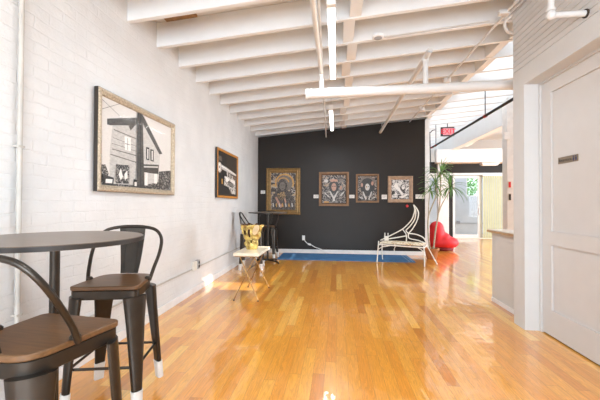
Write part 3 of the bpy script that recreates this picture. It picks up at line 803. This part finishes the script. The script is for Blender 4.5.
Q = [(7, [(-.6, -.20), (-.52, -.19), (-.48, -.26), (-.5, -.34), (-.6, -.34)]),
     (7, [(.02, -.21), (.60, -.13), (.60, -.36), (.02, -.36)]),
     (1, [(-.431, .191), (-.087, .26), (-.084, -.35), (-.47, -.32), (-.47, -.08)]),
     (2, [(.006, .344), (.348, .03), (.316, -.281), (.017, -.334)]),
     (4, [(-.507, .191), (-.088, .307), (-.087, .25), (-.184, .163), (-.219, .203), (-.465, .145), (-.506, .142)]),
     (4, [(-.006, .363), (.041, .338), (.396, .034), (.33, .02), (.007, .28)]),
     (3, [(-.421, .124), (-.092, .109), (-.092, .098), (-.424, .114)]), (3, [(-.439, -.046), (-.089, -.051), (-.089, -.062), (-.441, -.055)]), (3, [(-.461, -.093), (-.088, -.115), (-.088, -.126), (-.466, -.103)]),
     (3, [(-.43, .05), (-.09, .035), (-.09, .03), (-.43, .045)]), (3, [(-.45, .0), (-.09, -.012), (-.09, -.017), (-.45, -.005)]),
     (6, [(-.276, .093), (-.183, .095), (-.181, -.03), (-.268, -.031)]), (3, [(-.235, .085), (-.228, .085), (-.225, -.025), (-.232, -.025)]), (3, [(-.268, .03), (-.19, .03), (-.19, .024), (-.268, .024)]),
     (5, [(.07, .055), (.127, .056), (.129, -.072), (.072, -.07)]), (5, [(.148, .046), (.212, .047), (.214, -.075), (.154, -.073)]),
     (6, [(.09, .04), (.112, .04), (.112, -.06), (.09, -.06)]), (6, [(.17, .034), (.195, .034), (.195, -.062), (.172, -.062)]),
     (4, [(.021, -.124), (.318, -.095), (.306, -.198), (.023, -.201)]), (2, [(.03, -.14), (.30, -.115), (.30, -.13), (.03, -.155)]), (6, [(.05, -.2), (.1, -.2), (.1, -.33), (.05, -.33)]), (6, [(.22, -.2), (.28, -.195), (.28, -.3), (.22, -.3)]),
     (7, [(-.396, -.174), (-.206, -.161), (-.203, -.33), (-.399, -.338)]), (6, [(-.36, -.26), (-.33, -.2), (-.30, -.27), (-.33, -.31)]), (6, [(-.28, -.25), (-.24, -.21), (-.23, -.28), (-.27, -.3)]),
     (7, [(-.62, -.345), (.62, -.33), (.62, -.42), (-.62, -.42)]),
     (5, [(-.56, -.274), (-.423, -.292), (-.428, -.368), (-.562, -.366)]), (6, [(-.524, -.309), (-.44, -.306), (-.445, -.341), (-.528, -.343)]),
     (5, [(-.142, -.284), (-.033, -.285), (-.032, -.354), (-.141, -.356)]), (6, [(-.128, -.308), (-.055, -.308), (-.055, -.347), (-.127, -.346)]),
     (4, [(-.089, .37), (-.003, .37), (.037, -.36), (-.091, -.366)]), (5, [(-.05, .37), (-.035, .37), (-.02, -.36), (-.035, -.36)]),
     (3, [(-.6, .33), (-.09, .16), (-.09, .163), (-.6, .335)]), (3, [(-.6, .24), (-.35, .36), (-.35, .364), (-.6, .245)])]
sheet(p1, 'photograph', w - .09, h - .09, .012, PM['sky'], [(a, p) for a, p in Q], ml)
B('glazing', M['museum'], p1, (-w / 2 + .045, w / 2 - .045, -.0255, -.0245, -h / 2 + .045, h / 2 - .045))

p2 = thing('framed_photograph', 'smaller thin-framed dark photograph of a trumpet player on the brick wall', 'picture', (xw(5.76) + .010, 5.76, 1.729), PI / 2 + WA, 'framed pictures on the brick wall')
w, h = 1.186, .815
obj('frame', frame_mesh(w, h, [(0, 0), (0, .03), (.004, .034), (.034, .034), (.038, .03), (.038, .01)]), M['orange_frame'], p2)
obj('frame_side', frame_mesh(w + .004, h + .004, [(0, 0), (0, .031), (.003, .031)]), M['frame_side'], p2, label='dark outer edge of the frame')
B('backing', M['frame_side'], p2, (-w / 2 + .01, w / 2 - .01, -.008, -.0005, -h / 2 + .01, h / 2 - .01))
ml = [PM[k] for k in ('black', 'taupe', 'wallgrey', 'white', 'ochre', 'mid')] + [HD]
Q = [(1, [(-.52, .34), (-.1, .34), (.1, -.34), (-.52, -.34)]),
     (2, [(-.52, .282), (-.356, .286), (-.329, .208), (-.479, .212)]),
     (7, circ(-.44, .095, .105, .085)), (4, circ(-.45, .10, .06, .05)), (6, circ(-.45, .10, .03, .025)),
     (3, [(-.371, .151), (-.106, .132), (.5, .059), (.5, .02), (-.086, .058), (-.353, .075)]), (4, [(-.36, .135), (-.1, .112), (.5, .045), (.5, .036), (-.1, .098), (-.36, .115)]),
     (2, [(-.086, .06), (.5, -.007), (.5, -.05), (.108, -.032), (-.104, .01)]), (4, [(-.06, .05), (-.03, .05), (0, -.06), (-.03, -.06)]), (4, [(.08, .03), (.11, .03), (.14, -.06), (.11, -.06)]), (4, [(.22, .01), (.25, .01), (.28, -.08), (.25, -.08)]),
     (7, [(-.194, -.026), (.108, -.032), (.44, -.06), (.46, -.33), (.215, -.325), (.014, -.208), (-.217, -.191)]),
     (4, [(-.16, -.04), (.0, -.045), (.1, -.14), (-.12, -.12)]), (6, [(-.05, -.12), (.3, -.1), (.36, -.2), (.05, -.19)]), (4, [(.12, -.06), (.42, -.08), (.43, -.14), (.2, -.12)]), (1, [(.0, -.10), (.22, -.12), (.22, -.135), (.0, -.115)]), (1, [(.06, -.18), (.3, -.2), (.3, -.215), (.06, -.195)]),
     (5, [(-.366, -.09), (-.30, -.085), (-.298, -.171), (-.355, -.177)])]
sheet(p2, 'photograph', w - .07, h - .07, .016, PM['sepia'], Q, ml)

def back_picture(label, x0, x1, z0, z1, prof, fm, ground, polys, inks, fw, liner=None):
    w, h = x1 - x0, z1 - z0
    p = thing('framed_print', label, 'picture', ((x0 + x1) / 2, YB - .001, (z0 + z1) / 2), 0, 'framed prints on the charcoal wall')
    obj('frame', frame_mesh(w, h, prof), fm, p, bevel=.0)
    B('backing', M['frame_side'], p, (-w / 2 + .012, w / 2 - .012, -.008, -.0005, -h / 2 + .012, h / 2 - .012))
    if liner: obj('liner', frame_mesh(w - 2 * fw + .01, h - 2 * fw + .01, [(0, .012), (0, .020), (.022, .016), (.022, .009)]), liner, p)
    sheet(p, 'print', w - 2 * fw + .012, h - 2 * fw + .012, .0115, ground, polys, inks)
    return p
W = {'a': woodcut_mat('print_a_ground', (58, 50, 46), (150, 142, 138), 8, 3, (176, 150, 110)), 'a2': woodcut_mat('print_a_robe', (40, 34, 30), (96, 86, 78), 18, 8), 'ah': woodcut_mat('print_a_chest', (60, 48, 40), (172, 140, 96), 26, 5),
     'b': woodcut_mat('print_b_ground', (44, 41, 40), (176, 168, 160), 11, 11, (150, 124, 96), .52), 'b2': woodcut_mat('print_b_figure', (34, 32, 32), (150, 144, 138), 24, 17, None, .53),
     'c': woodcut_mat('print_c_ground', (38, 36, 36), (168, 162, 156), 14, 23, (150, 128, 104), .53), 'd': woodcut_mat('print_d_ground', (56, 54, 54), (206, 202, 198), 11, 31, None, .5), 'd2': woodcut_mat('print_d_figure', (60, 58, 58), (220, 217, 212), 14, 37, None, .45)}
ink = [PM['sepia'], PM['ochre'], PM['pink'], PM['black'], PM['taupe'], W['a2'], W['ah'], PM['wallgrey']]
A = [(2, band(.03, .20, .205, .245, -20, 200)), (5, circ(.03, .20, .20, .20)), (2, band(.0, .19, .135, .16, 15, 160)),
     (6, [(-.30, -.46), (-.27, -.15), (-.15, .05), (-.13, .22), (-.06, .30), (.03, .30), (.09, .2), (.12, .02), (.28, -.2), (.31, -.46)]),
     (5, circ(-.02, .13, .075, .105)), (4, [(-.06, .16), (-.03, .165), (-.03, .15), (-.06, .145)]), (4, [(.0, .165), (.03, .16), (.03, .145), (.0, .15)]), (4, [(-.045, .075), (.015, .075), (.0, .062), (-.03, .062)]),
     (7, [(-.15, -.06), (.02, .0), (.07, -.12), (-.03, -.22), (-.14, -.16)]), (3, [(-.21, -.15), (-.16, -.14), (-.06, -.34), (-.02, -.30), (.0, -.35), (-.06, -.42), (-.11, -.38)]), (3, [(.02, -.2), (.05, -.15), (.08, -.25), (.06, -.33)]),
     (8, [(-.31, .25), (-.2, .22), (-.2, .21), (-.31, .235)]), (8, [(-.31, .12), (-.19, .1), (-.19, .09), (-.31, .105)]), (8, [(.2, .05), (.31, .02), (.31, .01), (.2, .035)]), (8, [(.22, .0), (.31, -.04), (.31, -.055), (.22, -.015)]), (2, [(-.27, .18), (-.22, .17), (-.22, .15), (-.27, .16)])]
for k in range(7): A.append((2 if k % 2 else 8, [(-.27 + k * .08, -.30 - .02 * (k % 3)), (-.25 + k * .08, -.29), (-.23 + k * .08, -.38), (-.26 + k * .08, -.40)]))
back_picture('largest print, hooded figure with halo in a wide gilt frame, nearest the corner', -1.765, -.90, .957, 2.123, [(0, 0), (0, .03), (.012, .046), (.028, .05), (.05, .034), (.085, .04), (.1, .034), (.11, .022), (.12, .018), (.12, .01)], M['gold_frame'], W['a'], A, ink, .118)
ink = [PM['black'], PM['pink'], PM['wallgrey'], W['b2'], PM['taupe'], PM['ochre']]
Bp = [(4, [(-.28, -.38), (-.26, -.05), (-.1, .12), (.1, .12), (.26, -.02), (.28, -.38)]), (1, circ(0, .06, .12, .17)), (2, circ(0, .05, .06, .10)), (1, [(-.045, .08), (-.01, .075), (-.01, .055), (-.045, .06)]), (1, [(.01, .075), (.045, .08), (.045, .06), (.01, .055)]),
      (2, [(-.1, .2), (-.05, .17), (0, .19), (.05, .17), (.1, .2), (.07, .24), (-.07, .24)]), (3, [(-.12, -.05), (-.085, -.05), (0, -.2), (.085, -.05), (.115, -.05), (.02, -.24), (-.02, -.24)]), (3, [(.15, -.15), (.24, -.06), (.25, -.09), (.17, -.18)]), (3, [(-.23, -.08), (-.12, -.18), (-.13, -.2), (-.24, -.1)]),
      (3, [(-.02, -.22), (.02, -.22), (.03, -.3), (-.03, -.3)]), (6, [(-.24, -.3), (-.12, -.31), (-.12, -.34), (-.24, -.34)]), (3, circ(-.19, .2, .05, .04)), (5, circ(.18, .22, .06, .04)), (2, circ(.17, .03, .03, .05))]
back_picture('second print, crowned face over a white V collar in brown box frame', -.434, .301, 1.175, 2.017, [(0, 0), (0, .045), (.006, .05), (.04, .05), (.046, .04), (.05, .02), (.066, .016), (.066, .01)], M['wood_frame'], W['b'], Bp, ink, .064, M['mat_dark'])
ink = [PM['black'], PM['wallgrey'], PM['pink'], PM['taupe'], PM['ochre']]
Cp = [(1, circ(0, .05, .17, .24)), (4, band(0, .1, .15, .2, 10, 170)), (2, circ(0, .03, .055, .085)), (5, [(-.04, .07), (-.01, .03), (-.03, .0)]), (1, [(-.035, .05), (-.008, .045), (-.008, .03), (-.035, .035)]), (1, [(.008, .045), (.035, .05), (.035, .035), (.008, .03)]), (2, [(-.12, -.08), (-.09, -.08), (-.02, -.26), (-.05, -.28)]), (2, [(.12, -.08), (.09, -.08), (.02, -.26), (.05, -.28)]), (3, circ(.12, .12, .03, .05)), (3, circ(-.13, .08, .025, .05)), (2, [(-.19, -.2), (-.1, -.24), (-.1, -.26), (-.19, -.23)]), (2, [(.19, -.2), (.1, -.24), (.1, -.26), (.19, -.23)])]
back_picture('third print, small dark arched figure in a thin light brown frame', .471, 1.024, 1.263, 1.962, [(0, 0), (0, .036), (.005, .04), (.034, .04), (.04, .03), (.04, .01)], M['wood_frame'], W['c'], Cp, ink, .038, M['mat_dark'])
ink = [PM['black'], PM['white'], W['d2'], PM['darkgrey']]
Dp = [(3, [(-.2, -.2), (-.2, .1), (-.05, .2), (.06, .2), (.02, .05), (-.08, -.08), (-.05, -.2)]), (4, circ(.06, .03, .06, .09)), (2, circ(.07, .05, .04, .055)), (1, [(.05, .07), (.09, .07), (.09, .06), (.05, .06)]), (2, [(-.17, .08), (-.1, .14), (.0, .0), (.08, -.12), (.04, -.14), (-.06, -.02)]), (2, [(.0, -.18), (.16, -.1), (.18, -.14), (.05, -.22)]), (1, [(-.2, -.05), (-.14, -.02), (-.12, -.1), (-.2, -.14)]), (2, [(.12, .0), (.19, .06), (.2, .03), (.14, -.04)])]
back_picture('rightmost print, pale swirling figure in a wide weathered wood frame', 1.236, 1.825, 1.266, 1.908, [(0, 0), (0, .03), (.01, .04), (.03, .042), (.07, .03), (.085, .022), (.085, .01)], M['pale_frame'], W['d'], Dp, ink, .083)

for x, z, w, h, lb in ((-1.853, 1.52, .115, .082, 'white label card beside the wide gilt frame, closest to the corner'), (-.507, 1.412, .125, .085, 'white label card between the gilt frame and brown box frame'),
                       (.375, 1.412, .125, .082, 'white label card between the brown box frame and thin brown frame'), (1.155, 1.402, .125, .108, 'white label card between the thin brown frame and weathered frame'), (1.995, 1.413, .205, .10, 'widest white label card, at the end of the dark wall')):
    c = thing('caption_sign', lb, 'label', (x, YB, z), 0, 'label cards on the charcoal wall')
    B('card', M['card'], c, (-w / 2, w / 2, -.006, -.0005, -h / 2, h / 2))
    bm = NB()
    for k in range(4):
        zz = h / 2 - .022 - k * .016
        if zz > -h / 2 + .01: box(bm, -w / 2 + .012, w / 2 - .012 - (.03 if k == 3 else .008 * (k % 2)), -.0064, -.006, zz, zz + .004)
    obj('print_lines', bm, M['cardink'], c)
bm = NB(); bmesh.ops.create_uvsphere(bm, u_segments=16, v_segments=8, radius=.034)
for v_ in bm.verts: v_.co.y *= .25
o = obj('wall_sticker', bm, M['red_dot'], smooth=True); o.location = (1.692, YB - .008, 1.184); tag(o, 'round red dot stuck on the dark wall under the rightmost print', 'sticker')

# ------------------------------------------------------------------ small wall fittings
ou = thing('wall_outlet', 'white double outlet box on the brick wall conduit', 'outlet', (xw(4.365), 4.365, .38), PI / 2 + WA)
B('box', M['cream'], ou, (-.075, .045, -.035, -.001, -.065, .055), bevel=.004)
B('plate', M['metal'], ou, (.0452, .118, -.045, -.001, -.06, .06), bevel=.004)
B('socket', M['black'], ou, (.062, .10, -.0465, -.0451, .012, .042), (.062, .10, -.0465, -.0451, -.042, -.012))
for ya, yb, lb in ((1.3, 4.285, 'thin white conduit low on the brick wall between the bar stools and its outlet'), (4.488, YB - .02, 'thin white conduit low on the brick wall, running from its outlet to the dark wall')):
    o = T('wall_conduit', M['rustpipe'], None, [(xw(ya) + .012, ya, .338), (xw(yb) + .012, yb, .338)], .0085, 8); tag(o, lb, 'conduit', 'wall conduits')
rs = thing('riser_pipe', 'white vertical pipe up the brick wall behind the near table', 'pipe', (xw(1.785) + .024, 1.785, 0))
T('pipe', M['rustpipe'], rs, [(0, 0, .0), (0, 0, dk(XL))], .0135, 12)
for z in (.55, 1.55, 2.5): B('strap', M['rustpipe'], rs, (-.0235, .0145, -.02, .02, z, z + .012))
oo = thing('wall_outlet', 'white outlet on the charcoal wall with a cord plugged in', 'outlet', (-.816, YB, .378))
B('plate', M['card'], oo, (-.035, .035, -.008, -.0005, -.06, .06), bevel=.003)
B('plug', M['card'], oo, (-.02, .02, -.035, -.008, -.045, .0), bevel=.004)
cp = [(-.80, YB - .036, .345), (-.76, YB - .05, .29), (-.70, YB - .04, .235), (-.63, YB - .04, .215), (-.52, YB - .04, .155), (-.36, YB - .045, .10), (-.22, YB - .05, .03), (-.10, YB - .04, .022)]
cb = thing('power_cord', 'white power cord running from the outlet to the blue rug', 'cord', (-.5, YB, 0))
T('cable', M['card'], cb, spline([(x + .5, y - YB, z) for x, y, z in cp], 6), .009, 8)
T('adapter', M['card'], cb, [(-.20, -.04, .235), (-.13, -.04, .213)], .024, 10)

# ------------------------------------------------------------------ ceiling services
def light_fixture(y0, y1, x, label):
    z = 2.75
    t = thing('hanging_light', label, 'ceiling light', (x, (y0 + y1) / 2, z), 0, 'hanging strip lights')
    L = (y1 - y0) / 2
    B('housing', M['trim'], t, (-.034, .034, -L, L, .025, .085), bevel=.004)
    B('diffuser', M['led'], t, (-.03, .03, -L + .05, L - .01, 0, .0249), bevel=.006, label='lit white diffuser')
    B('end_cap', M['trim'], t, (-.034, .034, -L, -L + .0495, .0, .0249))
    for s in (-.75, .75): T('suspension_wire', M['metal'], t, [(0, s * L, .085), (0, s * L, jb(x) - z)], .003, 6)
    return t
light_fixture(2.54, 4.10, -.046, 'nearer lit strip light hanging under the joists')
light_fixture(-.35, 1.21, .0, 'added unseen strip light hanging above the viewer as fill')  # extra fixture out of view, added to brighten the near area
light_fixture(5.41, 6.97, -.097, 'farther lit strip light hanging toward the dark wall')

sp = thing('sprinkler_pipe', 'thick white horizontal pipe crossing the room under the joists', 'pipe', (0, 4.0, 0))
def zz(x): return 2.552 + .014 * (x + .35)
T('main_pipe', M['pipe'], sp, [(-.34, 0, zz(-.34)), (XG + .05, 0, zz(XG + .05))], .057, 20)
T('end_coupling', M['pipe'], sp, [(-.372, 0, zz(-.37)), (-.335, 0, zz(-.33))], .064, 20)
T('end_flange', M['pipe'], sp, [(-.315, 0, zz(-.31)), (-.302, 0, zz(-.3))], .064, 20)
T('branch_pipe', M['pipe'], sp, spline([(-.189, -7.0, 2.80), (-.189, -.15, 2.80), (-.189, -.03, 2.79), (-.189, 0, 2.74), (-.189, 0, 2.55)], 5), .024, 12)
br2 = T('branch_pipe', M['pipe'], sp, spline([(1.026, 0, 2.58), (1.026, 0, 2.86), (1.026, .03, 2.925), (1.026, .12, 2.935), (1.028, 4.05, 2.935)], 5), .031, 12)
bm = NB(); bmesh.ops.create_uvsphere(bm, u_segments=14, v_segments=10, radius=.046); bmesh.ops.translate(bm, verts=bm.verts, vec=(1.026, .015, 2.92)); obj('elbow', bm, M['pipe'], br2, smooth=True)
T('pipe_end', M['shelfwood'], br2, [(1.028, 3.99, 2.935), (1.028, 4.06, 2.935)], .033, 12)
for x, y, z in ((1.028, 3.75, 2.935), (-.189, -1.0, 2.80), (-.189, -.9 + .0, 2.80)):
    T('hanger_rod', M['pipe'], sp, [(x, y, z), (x, y, jb(x) + .1)], .006, 6)

cn = thing('ceiling_conduit', 'thin white conduit hung lengthwise beside the strip lights', 'conduit', (0, 0, 2.87), 0, 'ceiling conduits')
T('conduit', M['pipe'], cn, [(-.145, -2.9, 0), (-.15, 2.7, 0), (-.26, 8.18, 0)], .013, 10)
for y in (2.87, 4.92, 6.97): T('strap', M['pipe'], cn, [(-.155 - .02 * (y - 2.7), y, 0), (-.155 - .02 * (y - 2.7), y, .2)], .005, 6)
c2 = thing('ceiling_conduit', 'white conduit with two junction boxes along the joists near the right side', 'conduit', (1.735, 0, 3.20), 0, 'ceiling conduits')
T('conduit', M['pipe'], c2, [(.0, -2.9, 0), (0, 8.19, 0)], .012, 8)
T('conduit', M['pipe'], c2, [(.06, -2.9, .01), (.06, 3.5, .01), (.02, 3.7, .0)], .012, 8)
for y in (5.47, 7.05):
    bm = NB(); lathe(bm, [(.05, -.05), (.055, -.03), (.055, .02)], 14, (0, y)); obj('junction_box', bm, M['pipe'], c2, smooth=True)
B('junction_box', M['pipe'], c2, (-.08, .02, 3.58, 3.64, -.025, .02), bevel=.006)
T('conduit_hook', M['pipe'], c2, spline([(.12, 3.75, .05), (.06, 3.78, -.02), (.12, 3.85, -.08), (.22, 3.9, -.07), (.26, 3.95, .0), (.26, 3.95, .1)], 5), .014, 8)

sd = thing('ceiling_sensor', 'round grey faced ceiling sensor with its feed conduit on a joist', 'sensor', (.463, 3.822, 3.115))
ang = math.atan(SL)
bm = NB(); lathe(bm, [(.056, -.012), (.064, -.004), (.064, .018)], 24); obj('housing', bm, M['trim'], sd, smooth=True)
bm = NB(); lathe(bm, [(.03, -.018), (.046, -.0125)], 24); obj('grille', bm, M['grey'], sd, smooth=True, label='grey sensor face')
T('feed_conduit', M['pipe'], sd, [(.06, .0, .006), (.20, .012, .02), (1.2, .012, .02 + 1.14 * SL)], .008, 8)

up = thing('elbow_pipe', 'white pipe dropping from the ceiling and elbowing into the right wall', 'pipe', (1.585, 2.655, 2.75))
zc = -.115
T('pipe', M['pipe'], up, [(0, 0, zc + .02), (0, 0, jb(1.585) - 2.75)], .023, 14)
bm = NB(); bmesh.ops.create_uvsphere(bm, u_segments=16, v_segments=10, radius=.035); bmesh.ops.translate(bm, verts=bm.verts, vec=(0, 0, zc)); obj('elbow', bm, M['pipe'], up, smooth=True)
T('collar', M['pipe'], up, [(0, 0, zc + .03), (0, 0, zc + .05)], .031, 14)
T('pipe', M['pipe'], up, [(0, 0, zc), (XR - 1.585 - .002, 0, zc)], .022, 14)
T('wall_escutcheon', M['frame_side'], up, [(XR - 1.585 - .012, 0, zc), (XR - 1.585 - .001, 0, zc)], .032, 14, label='dark ring where the pipe enters the wall')

bp_ = thing('iron_pipe', 'dark iron pipe hung in the open area beneath the joists', 'pipe', (2.60, 0, 2.79))
T('pipe', M['blackpipe'], bp_, [(0, 3.9, 0), (0, 9.4, 0)], .024, 12)
T('pipe_end', M['redcap'], bp_, [(0, 9.38, 0), (0, 9.5, 0)], .028, 12, label='rust red end cap')
for y, nm in ((6.17, True), (9.1, True)):
    T('hanger_rod', M['blackpipe'], bp_, [(0, y, .02), (0, y, jb(2.6) - 2.79 + .12)], .009, 8)
    T('hanger_clamp', M['redcap'], bp_, [(0, y - .04, -.004), (0, y + .04, -.004)], .03, 12)

ex = thing('exit_sign', 'red lit EXIT sign hanging from the joists in the open area', 'sign', (2.865, 9.0, 3.12))
B('housing', M['blackpipe'], ex, (-.165, .165, -.02, .05, -.115, .115), bevel=.005)
B('face', M['exitface'], ex, (-.125, .145, -.026, -.0205, -.095, .085))
text('lettering', 'EXIT', .18, M['exitred'], ex, (.01, -.0275, -.005), ext=.001)
T('hanger_stem', M['blackpipe'], ex, [(0, .015, .11), (0, .015, jb(2.865) - 3.12 + .25)], .01, 8)

fl = thing('hanging_light', 'unlit white strip light under the wide beam before the far doors', 'ceiling light', (4.76, 10.96, 2.44))
B('housing', M['trim'], fl, (-.25, .25, -.06, .16, .05, .094), bevel=.006)
B('diffuser', M['card'], fl, (-.23, .23, -.045, .145, .015, .0499), bevel=.02)
hr = thing('hanging_rod', 'dark forked rod hanging beside the end of the charcoal wall', 'rod', (2.325, 8.62, 2.15))
T('rod', M['blackpipe'], hr, [(.012, 0, .0), (-.01, 0, .86)], .013, 8)
T('fork', M['blackpipe'], hr, [(-.012, 0, .86), (.06, .0, .93), (.12, 0, .94)], .011, 8)
T('fork', M['blackpipe'], hr, [(-.01, 0, .86), (-.04, 0, .93), (-.04, 0, jb(2.3) - 2.15 + .12)], .011, 8)
B('foot_bracket', M['blackpipe'], hr, (-.04, .07, -.03, .03, -.035, .03), bevel=.004)
for nm, m, z, dz_ , lb in (('fire_alarm', M['red_dot'], 1.62, .055, 'small red alarm pull on the white post'), ('wall_switch', M['frame_side'], 1.375, .06, 'small dark switch on the white post below the alarm')):
    t = thing(nm, lb, 'switch' if nm == 'wall_switch' else 'alarm', (3.40, 6.999, z))
    B('plate', M['cream'], t, (-.035, .035, -.006, 0, -dz_ - .02, dz_ + .02)); B('face', m, t, (-.02, .02, -.02, -.0061, -dz_, dz_), bevel=.003)

# ------------------------------------------------------------------ daylight and lamps
def area(name, loc, rot, sx, sy, power, col=(1, 1, 1), spread=PI):
    l = bpy.data.lights.new(name, 'AREA'); l.shape = 'RECTANGLE'; l.size = sx; l.size_y = sy; l.energy = power; l.color = col; l.spread = spread
    o = bpy.data.objects.new(name, l); COL.objects.link(o); o.location = loc; o.rotation_euler = rot
    return o
# lamps in the added, unseen windows behind the viewer, for even brightness
for x in (-.775, .875): area('added_rear_daylight', (x, YREAR - .1, 1.475), (PI / 2 + .3, 0, 0), 1.43, 2.1, 150, (.76, .88, 1))
# side windows
for y in (6.4, 9.6): area('side_window_daylight', (XE + .1, y, 1.6), (PI / 2, 0, PI / 2), 2.36, 2.16, 195, (.82, .91, 1))
for k in range(len(ys) - 1):
    if ys[k] > 3.4 and k != 15:
        area('rooflight_daylight', (2.95, (ys[k] + ys[k + 1] + .062) / 2, dk(2.95) - .012), (0, -math.atan(SL), 0), 1.2, .42, 3.2, (.86, .94, 1))
for y0, y1, x in ((2.54, 4.10, -.046), (5.41, 6.97, -.097), (-.35, 1.21, .0)):  # the last lamp belongs to the added fixture above the viewer
    area('strip_lamp', (x, (y0 + y1) / 2, 2.742), (0, 0, 0), .05, y1 - y0 - .1, 29, (.84, .92, 1))
sun = bpy.data.lights.new('sun', 'SUN'); sun.energy = 7; sun.angle = math.radians(.6); sun.color = (1, .93, .82)
so = bpy.data.objects.new('sun', sun); COL.objects.link(so)
d = Vector((-4.35, -.33, -3.3)); so.rotation_euler = d.to_track_quat('-Z', 'Y').to_euler()
so.location = (8, 5, 8)

wd = bpy.data.worlds.new('sky'); S.world = wd; wd.use_nodes = True
bg = wd.node_tree.nodes['Background']; bg.inputs[0].default_value = (.80, .90, 1.0, 1); bg.inputs[1].default_value = 4.0

# ------------------------------------------------------------------ camera
cam = bpy.data.cameras.new('camera'); cam.lens = 20; cam.sensor_width = 36.04; cam.clip_start = .02
co = bpy.data.objects.new('camera', cam); COL.objects.link(co); S.camera = co
yaw, pitch, roll = .1094, .0123, .004
fwd = Vector((-math.sin(yaw) * math.cos(pitch), math.cos(yaw) * math.cos(pitch), math.sin(pitch)))
right = Vector((math.cos(yaw), math.sin(yaw), 0)); upv = right.cross(fwd)
r_ = right * math.cos(roll) + upv * math.sin(roll); u_ = upv * math.cos(roll) - right * math.sin(roll)
mw = Matrix((r_, u_, -fwd)).transposed().to_4x4(); mw.translation = (0, 0, 1.22)
co.matrix_world = mw

vs = S.view_settings
S.display_settings.display_device = 'sRGB'
vs.view_transform = 'Standard'; vs.look = 'None'; vs.exposure = 0.02; vs.gamma = 1; vs.use_curve_mapping = False
S.cycles.max_bounces = 10; S.cycles.diffuse_bounces = 6; S.cycles.glossy_bounces = 4; S.cycles.transparent_max_bounces = 8
S.cycles.sample_clamp_indirect = 6
